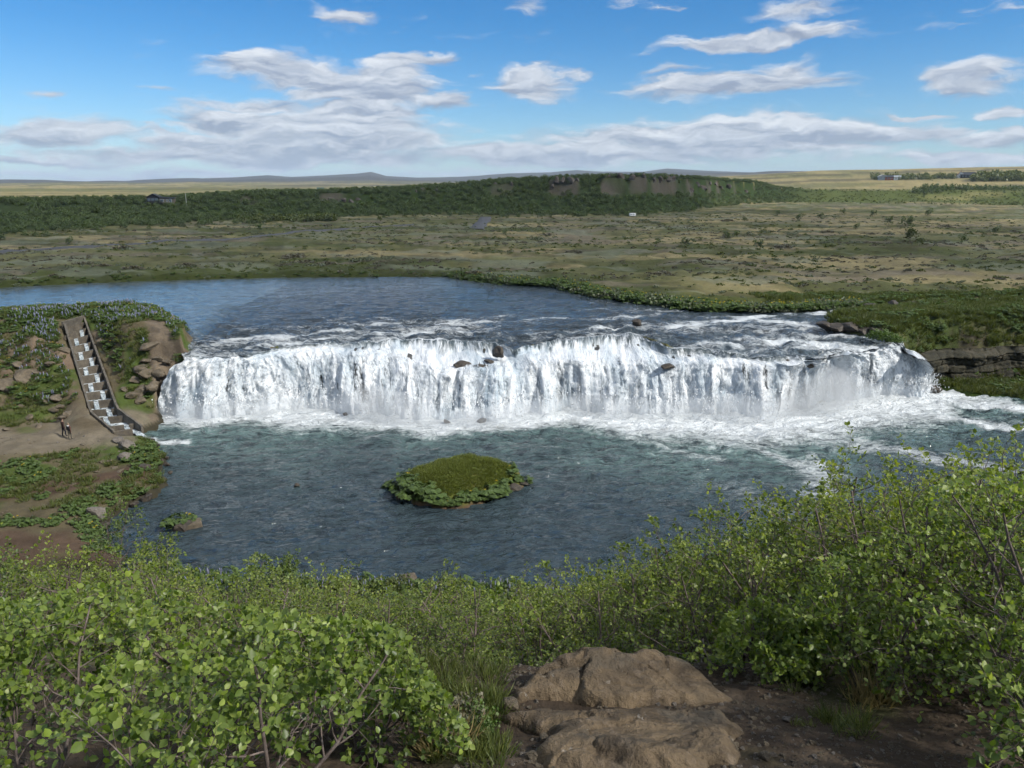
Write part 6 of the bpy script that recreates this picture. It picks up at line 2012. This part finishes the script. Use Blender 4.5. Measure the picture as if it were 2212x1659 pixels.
# thin saplings standing out before the water at left
for k, (lx, lyb, lyt, lean) in enumerate([(262, 1240, 1105, .0), (335, 1235, 1150, .9), (625, 1290, 1205, .1), (540, 1290, 1215, -.1)]):
    p = ray_ground(lx, lyb + 15)
    dd = math.hypot(p.x, p.y)
    h = CAM_Z + dd * math.tan(el_of(lx, lyt)) - p.z
    w_, L_ = birch(950 + k, h, .16 if k != 1 else .30, 2, .15, 9, 4, 9, 5, bare=.30)
    w_.V = [v for v in w_.V]
    if lean:
        w_.V = [v + (np.clip(v[:, 2:3], 0, None) / h) ** 1.2 * np.array([lean * h * .6, 0, -.25 * abs(lean) * h]) for v in w_.V]
        L_ = (L_[0] + (L_[0][:, 2:3] / h) ** 1.2 * np.array([lean * h * .6, 0, -.25 * abs(lean) * h]),) + L_[1:]
    lab = ['slender upright birch sapling before the water at left', 'leaning wind-bent birch sapling before the water at left', 'thin birch sapling rising above the near shore left of the islet', 'bare-topped birch sapling at the near shore'][k]
    root = empty('birch_sapling', p, lab, 'tree')
    link('trunk', w_.mesh('trunk', M['bark']), None, root); link('crown', crown_mesh('crown', L_, M['birch_leaf_slope']), None, root)
# ------------------------------------------------------------------ brown rock at the viewer's feet
mat_outcrop, N = new_mat('scuffed_rock')
pos = N.n('ShaderNodeNewGeometry', out=0)
a = N.noise(pos, 3.2, 7, .62, .4); b = N.noise(pos, 14, 6, .66, .2); g = N.noise(pos, 75, 4, .6)
vor = N.n('ShaderNodeTexVoronoi', {'Vector': N.vm('ADD', pos, N.vm('MULTIPLY', N.noise(pos, 5, 3, .5, out=1), (.2, .2, .2))), 'Scale': 5.5}, out=0, feature='DISTANCE_TO_EDGE')
c = N.mix(N.ramp(a, .34, .66), (.062, .047, .032), (.150, .112, .071))
c = N.mix(N.ramp(b, .50, .72, 0, .75), c, (.175, .138, .102))
c = N.mix(N.ramp(N.noise(pos, 2.1, 5, .6), .52, .64, 0, .75), c, (.082, .070, .054))
c = N.mix(N.ramp(g, .60, .72, 0, .6), c, (.050, .036, .028))
c = N.mix(N.ramp(N.noise(pos, 9, 5, .7, .5), .66, .70, 0, .6), c, (.27, .25, .22))
hh = N.m('ADD', N.m('MULTIPLY', a, 1.0), N.m('ADD', N.m('MULTIPLY', b, .5), N.m('MULTIPLY', g, .10)))
bmp = N.n('ShaderNodeBump', {'Strength': 1.0, 'Distance': .07, 'Height': hh})
bs = N.n('ShaderNodeBsdfPrincipled', {'Base Color': c, 'Roughness': .92, 'Normal': bmp, 'Specular IOR Level': .2})
N.n('ShaderNodeOutputMaterial', {'Surface': bs}, out=None)

def slab(name, outline, zref, thick, label, seed, round_=.10, under=.05, tilt=(0, 0), step=.011, lump=.05, hump=False):
    """Weathered slab: top surface over an outline (layout plan at height zref), sides dropping and tucked in."""
    poly = [tuple(at(a, b, CAM_Z + zref)[:2]) for a, b in outline]
    xs = [p[0] for p in poly]; ys = [p[1] for p in poly]
    gx_, gy_ = np.meshgrid(np.arange(min(xs) - .06, max(xs) + .06, step), np.arange(min(ys) - .06, max(ys) + .06, step), indexing='ij')
    sd = sdist(gx_, gy_, poly) + fbm(gx_ * 7, gy_ * 7, 3, seed) * .030
    gr = ground_z(gx_, gy_, False)
    top = thick * (sstep(sd, -.005, round_) ** .40) + lump * fbm(gx_ * 2.3, gy_ * 2.3, 5, seed + 1) * sstep(sd, 0, .15) + .012 * fbm(gx_ * 9, gy_ * 9, 4, seed + 2)
    rs_ = np.random.default_rng(seed + 5)
    nc = max(5, int((max(xs) - min(xs)) * (max(ys) - min(ys)) * 9))
    cpx, cpy = rs_.uniform(min(xs), max(xs), nc), rs_.uniform(min(ys), max(ys), nc)
    wx, wy = gx_ + .05 * fbm(gx_ * 4, gy_ * 4, 3, seed + 8), gy_ + .05 * fbm(gx_ * 4 + 9, gy_ * 4, 3, seed + 9)
    D = np.stack([np.hypot(wx - a, (wy - b) * 1.5) for a, b in zip(cpx, cpy)], 0)
    o2 = np.partition(D, 1, axis=0)[:2]; cell = D.argmin(0)
    edge = o2[1] - o2[0]
    hv, tx, ty = rs_.normal(0, .010, nc), rs_.normal(0, .035, nc), rs_.normal(0, .045, nc)
    top += (hv[cell] + (gx_ - cpx[cell]) * tx[cell] + (gy_ - cpy[cell]) * ty[cell]) * sstep(sd, .0, .05)
    top -= .030 * np.exp(-(edge / .011) ** 2) * (fbm(gx_ * 1.7, gy_ * 1.7, 2, seed + 12) > .05) * sstep(sd, .0, .04)
    crack = np.abs(fbm(gx_ * 1.6 + 3, gy_ * 2.6, 3, seed + 3))
    top -= .016 * np.exp(-(crack / .02) ** 2) * sstep(sd, 0, .06)
    if hump:
        vv = (gy_ - min(ys)) / (max(ys) - min(ys)); uu = (gx_ - min(xs)) / (max(xs) - min(xs))
        k_ = (.62 + .75 * sstep(vv, .10, .85)) * (1 - .75 * sstep(uu, .62, 1.0) * (1 - .5 * vv))
        k_ += .12 * np.floor(3.2 * vv + 1.2 * fbm(gx_ * 1.7, gy_ * 1.7, 3, seed + 7)) / 3.2 * sstep(sd, .02, .08)
        top = top * k_
    top += (gx_ - np.mean(xs)) * tilt[0] + (gy_ - np.mean(ys)) * tilt[1]
    z = gr + np.where(sd > -.012, top, -.25)
    me = fast_mesh(name, np.stack([gx_, gy_, z], 2).reshape(-1, 3), grid_faces(*gx_.shape))
    return link(name, me, mat_outcrop, label=label, cat='rock')
slab('rock_outcrop', [(1108, 1500), (1116, 1526), (1180, 1522), (1250, 1522), (1312, 1548), (1400, 1538), (1500, 1526), (1575, 1500), (1552, 1470), (1512, 1425), (1480, 1412), (1400, 1402), (1330, 1409), (1258, 1402), (1180, 1440), (1140, 1468)],
     -2.64, .125, 'large brown humped rock on the edge of the slope in the foreground', 1001, .05, lump=.016, hump=True)
slab('rock_slab', [(1160, 1700), (1200, 1640), (1262, 1600), (1322, 1572), (1400, 1596), (1468, 1634), (1530, 1665), (1540, 1720), (1350, 1740)], -2.36, .13, 'brown slab at the bottom edge below the humped rock', 1011, .16, lump=.05)
slab('rock_slab', [(1085, 1535), (1180, 1512), (1320, 1530), (1450, 1520), (1560, 1512), (1602, 1600), (1590, 1665), (1580, 1740), (1180, 1760), (1160, 1700), (1195, 1630), (1150, 1590)], -2.50, .075,
     'broad flat cracked brown slab running from the humped rock to the bottom edge', 1021, .08, lump=.030)
# single stones lying about
for lx, ly, s, mat, lab in [(1573, 1618, .075, 'stone_red', 'small squared brown stone right of the flat slab'), (1481, 1519, .060, 'stone_grey', 'small grey stone on the back of the rock'),
                            (1098, 1533, .09, 'stone_red', 'reddish stone at the left foot of the humped rock'), (1650, 1640, .05, 'stone_red', 'pinkish pebble on the dirt at lower right'), (1180, 1600, .05, 'stone_red', 'small brown stone on the gravel left of the slab'),
                            (1700, 1560, .045, 'stone_grey', 'small grey pebble on the dark dirt right of the rock'), (1150, 1640, .06, 'stone_red', 'brown stone at the bottom edge left of the slab')]:
    boulder(lx, ly, s, mat, lab, sink=.15, name='stone')
peb = [proto_obj('pebble_kind', m) for m in (rock_kind('stone_red')[:3] + rock_kind('stone_grey')[:2])]
def pebbles(name, n, xr, yr, s0, s1, label, seed):
    P = where(n, xr, yr, seed, lambda x, y, z, r: (fbm(x * 2, y * 2, 3, seed) + r.normal(0, .3, len(x)) > -.1))
    scatter(name, P, s0 + (s1 - s0) * RNG.random(len(P)) ** 3, peb, tilt=.5, label=label)
pebbles('gravel', 9000, (-.6, 2.8), (2.1, 4.4), .006, .034, 'fine gravel on the bare ground around the rock', 1051)
P = where(260, (-60, -34), (44, 67), 1055, lambda x, y, z, r: dry(x, y) & (z < 2.5))
scatter('bank_pebbles', P, .08 + .22 * RNG.random(len(P)) ** 3, peb, tilt=.4, label='scattered pebbles on the path of the left bank')
# tufts beside the rock
dryt = [grass_tuft(1060 + k, 70, M['grass_dry'], .22, .07, .004) for k in range(2)]
grnt = [grass_tuft(1065 + k, 60, M['grass_green'], .09, .05, .003) for k in range(3)]
for k, (lx, ly, s) in enumerate([(962, 1600, 1.1), (985, 1615, .9), (945, 1625, .9), (1880, 1512, 1.0), (1905, 1520, .9), (1860, 1525, .8)]):
    p = ray_ground(lx, ly)
    o = link('grass_tuft', dryt[k % 2], None, label='dry straw-coloured grass tuft ' + ('left of the rock' if k < 3 else 'under the bush right of the rock'), cat='grass', group='dry tufts ' + ('left' if k < 3 else 'right') + ' of the rock')
    o.location = p; o.scale = (s, s, s); o.rotation_euler[2] = k
P = where(2600, (-.8, 3.2), (2.0, 4.6), 1071, lambda x, y, z, r: ((x < -.05) | (x > 1.35)) & (fbm(x * 1.3, y * 1.3, 3, 1072) + r.normal(0, .15, len(x)) + .25 * (x > 1.5) + .5 * (x < .0) > .30))
scatter('foreground_grass', P, .5 + .7 * RNG.random(len(P)), [proto_obj('foreground_grass_kind', m) for m in grnt], tilt=.25, label='sparse green grass on the dirt around the rock')
heath = [dome_clump(1080 + k, 620, .12, M['herb_leaf'] if k else M['heath_brown'], .9) for k in range(2)]
for k, (lx, ly, s) in enumerate([(1010, 1585, .10), (1030, 1570, .11), (1000, 1560, .12), (1045, 1590, .08)]):
    p = ray_ground(lx, ly)
    o = link('heath_plant', heath[k % 2], None, label='low heath plant growing left of the humped rock', cat='plant', group='heath plants left of the rock')
    o.location = p; o.scale = (s, s, s * 1.2)

# ------------------------------------------------------------------ the air: thin even haze round the whole place
bm = bmesh.new(); box(bm, -26000, 26000, -300, 25500, -12, 330)
mat_haze, N = new_mat('haze')
N.n('ShaderNodeOutputMaterial', {'Volume': N.n('ShaderNodeVolumePrincipled', {'Color': (.66, .80, 1.0), 'Density': .00005, 'Anisotropy': 0.0})}, out=None)
finish(bm, 'haze', mat_haze, kind='stuff', label='thin blue haze of the far distance')

# an unseen cloud outside the view, outlined to shade the valley and the bluff
ALT = 520.0
off = SUN_DIR * (ALT / SUN_DIR.z)
foot_poly = [(-420, 165), (-120, 132), (60, 124), (190, 128), (245, 200), (215, 300), (180, 400), (60, 520), (-350, 470), (-520, 300)]
cx_, cy_ = np.meshgrid(np.arange(-560, 300, 9.0), np.arange(90, 560, 9.0), indexing='ij')
sd = sdist(cx_, cy_, foot_poly) + fbm(cx_ * .012, cy_ * .012, 4, 1201) * 34
th = np.clip(sd, 0, None) ** .6 * 2.6 * (1 + .5 * fbm(cx_ * .02, cy_ * .02, 4, 1202))
top_ = np.stack([cx_ + off.x, cy_ + off.y, ALT + np.where(sd > 0, th, -2)], 2).reshape(-1, 3)
bot_ = np.stack([cx_ + off.x, cy_ + off.y, ALT - .35 * th], 2).reshape(-1, 3)
gf = grid_faces(*cx_.shape)
okf = (sd.ravel()[gf] > 0).all(1)
gf = gf[okf]
me = fast_mesh('cloud', np.concatenate([top_, bot_]), np.concatenate([gf, gf[:, ::-1] + len(top_)]))
mat_cloud, N = new_mat('cloud_vapour')
dif = N.n('ShaderNodeBsdfDiffuse', {'Color': (.85, .87, .90)}); trl = N.n('ShaderNodeBsdfTranslucent', {'Color': (.85, .87, .90)})
body_ = N.n('ShaderNodeMixShader', {0: .5, 1: dif, 2: trl})
N.n('ShaderNodeOutputMaterial', {'Surface': N.n('ShaderNodeMixShader', {0: .27, 1: N.n('ShaderNodeBsdfTransparent'), 2: body_})}, out=None)
link('cloud', me, mat_cloud, kind='structure', label='unseen flat cloud outside the view that shades the valley')

# ------------------------------------------------------------------ tell alike things apart by their order across the view
ORD = ['leftmost', 'second', 'third', 'fourth', 'fifth', 'sixth', 'seventh', 'eighth', 'ninth', 'tenth', 'eleventh', 'twelfth', 'thirteenth', 'fourteenth', 'fifteenth', 'sixteenth', 'seventeenth', 'eighteenth', 'nineteenth', 'twentieth']
TENS = {2: 'twenty', 3: 'thirty', 4: 'forty', 5: 'fifty'}
def ordinal(i):
    if i < 20: return ORD[i]
    n = i + 1
    if n % 10 == 0: return {20: 'twentieth', 30: 'thirtieth', 40: 'fortieth', 50: 'fiftieth', 60: 'sixtieth'}[n]
    return TENS[n // 10] + '-' + ('first' if n % 10 == 1 else ORD[n % 10 - 1])
bpy.context.view_layer.update()
fam = {}
for o in COL.objects:
    if o.parent is None and o.get('group') and o.get('label'):
        fam.setdefault((o['group'], o['label']), []).append(o)
for (g_, l_), mem in fam.items():
    if 1 < len(mem) <= 60:
        mem.sort(key=lambda o: layout_xy(*o.location)[0])
        for i, o in enumerate(mem):
            tail = 'rightmost of the row' if i == len(mem) - 1 else ('leftmost of the row' if i == 0 else ordinal(i) + ' from the left')
            o['label'] = l_ + ', ' + tail
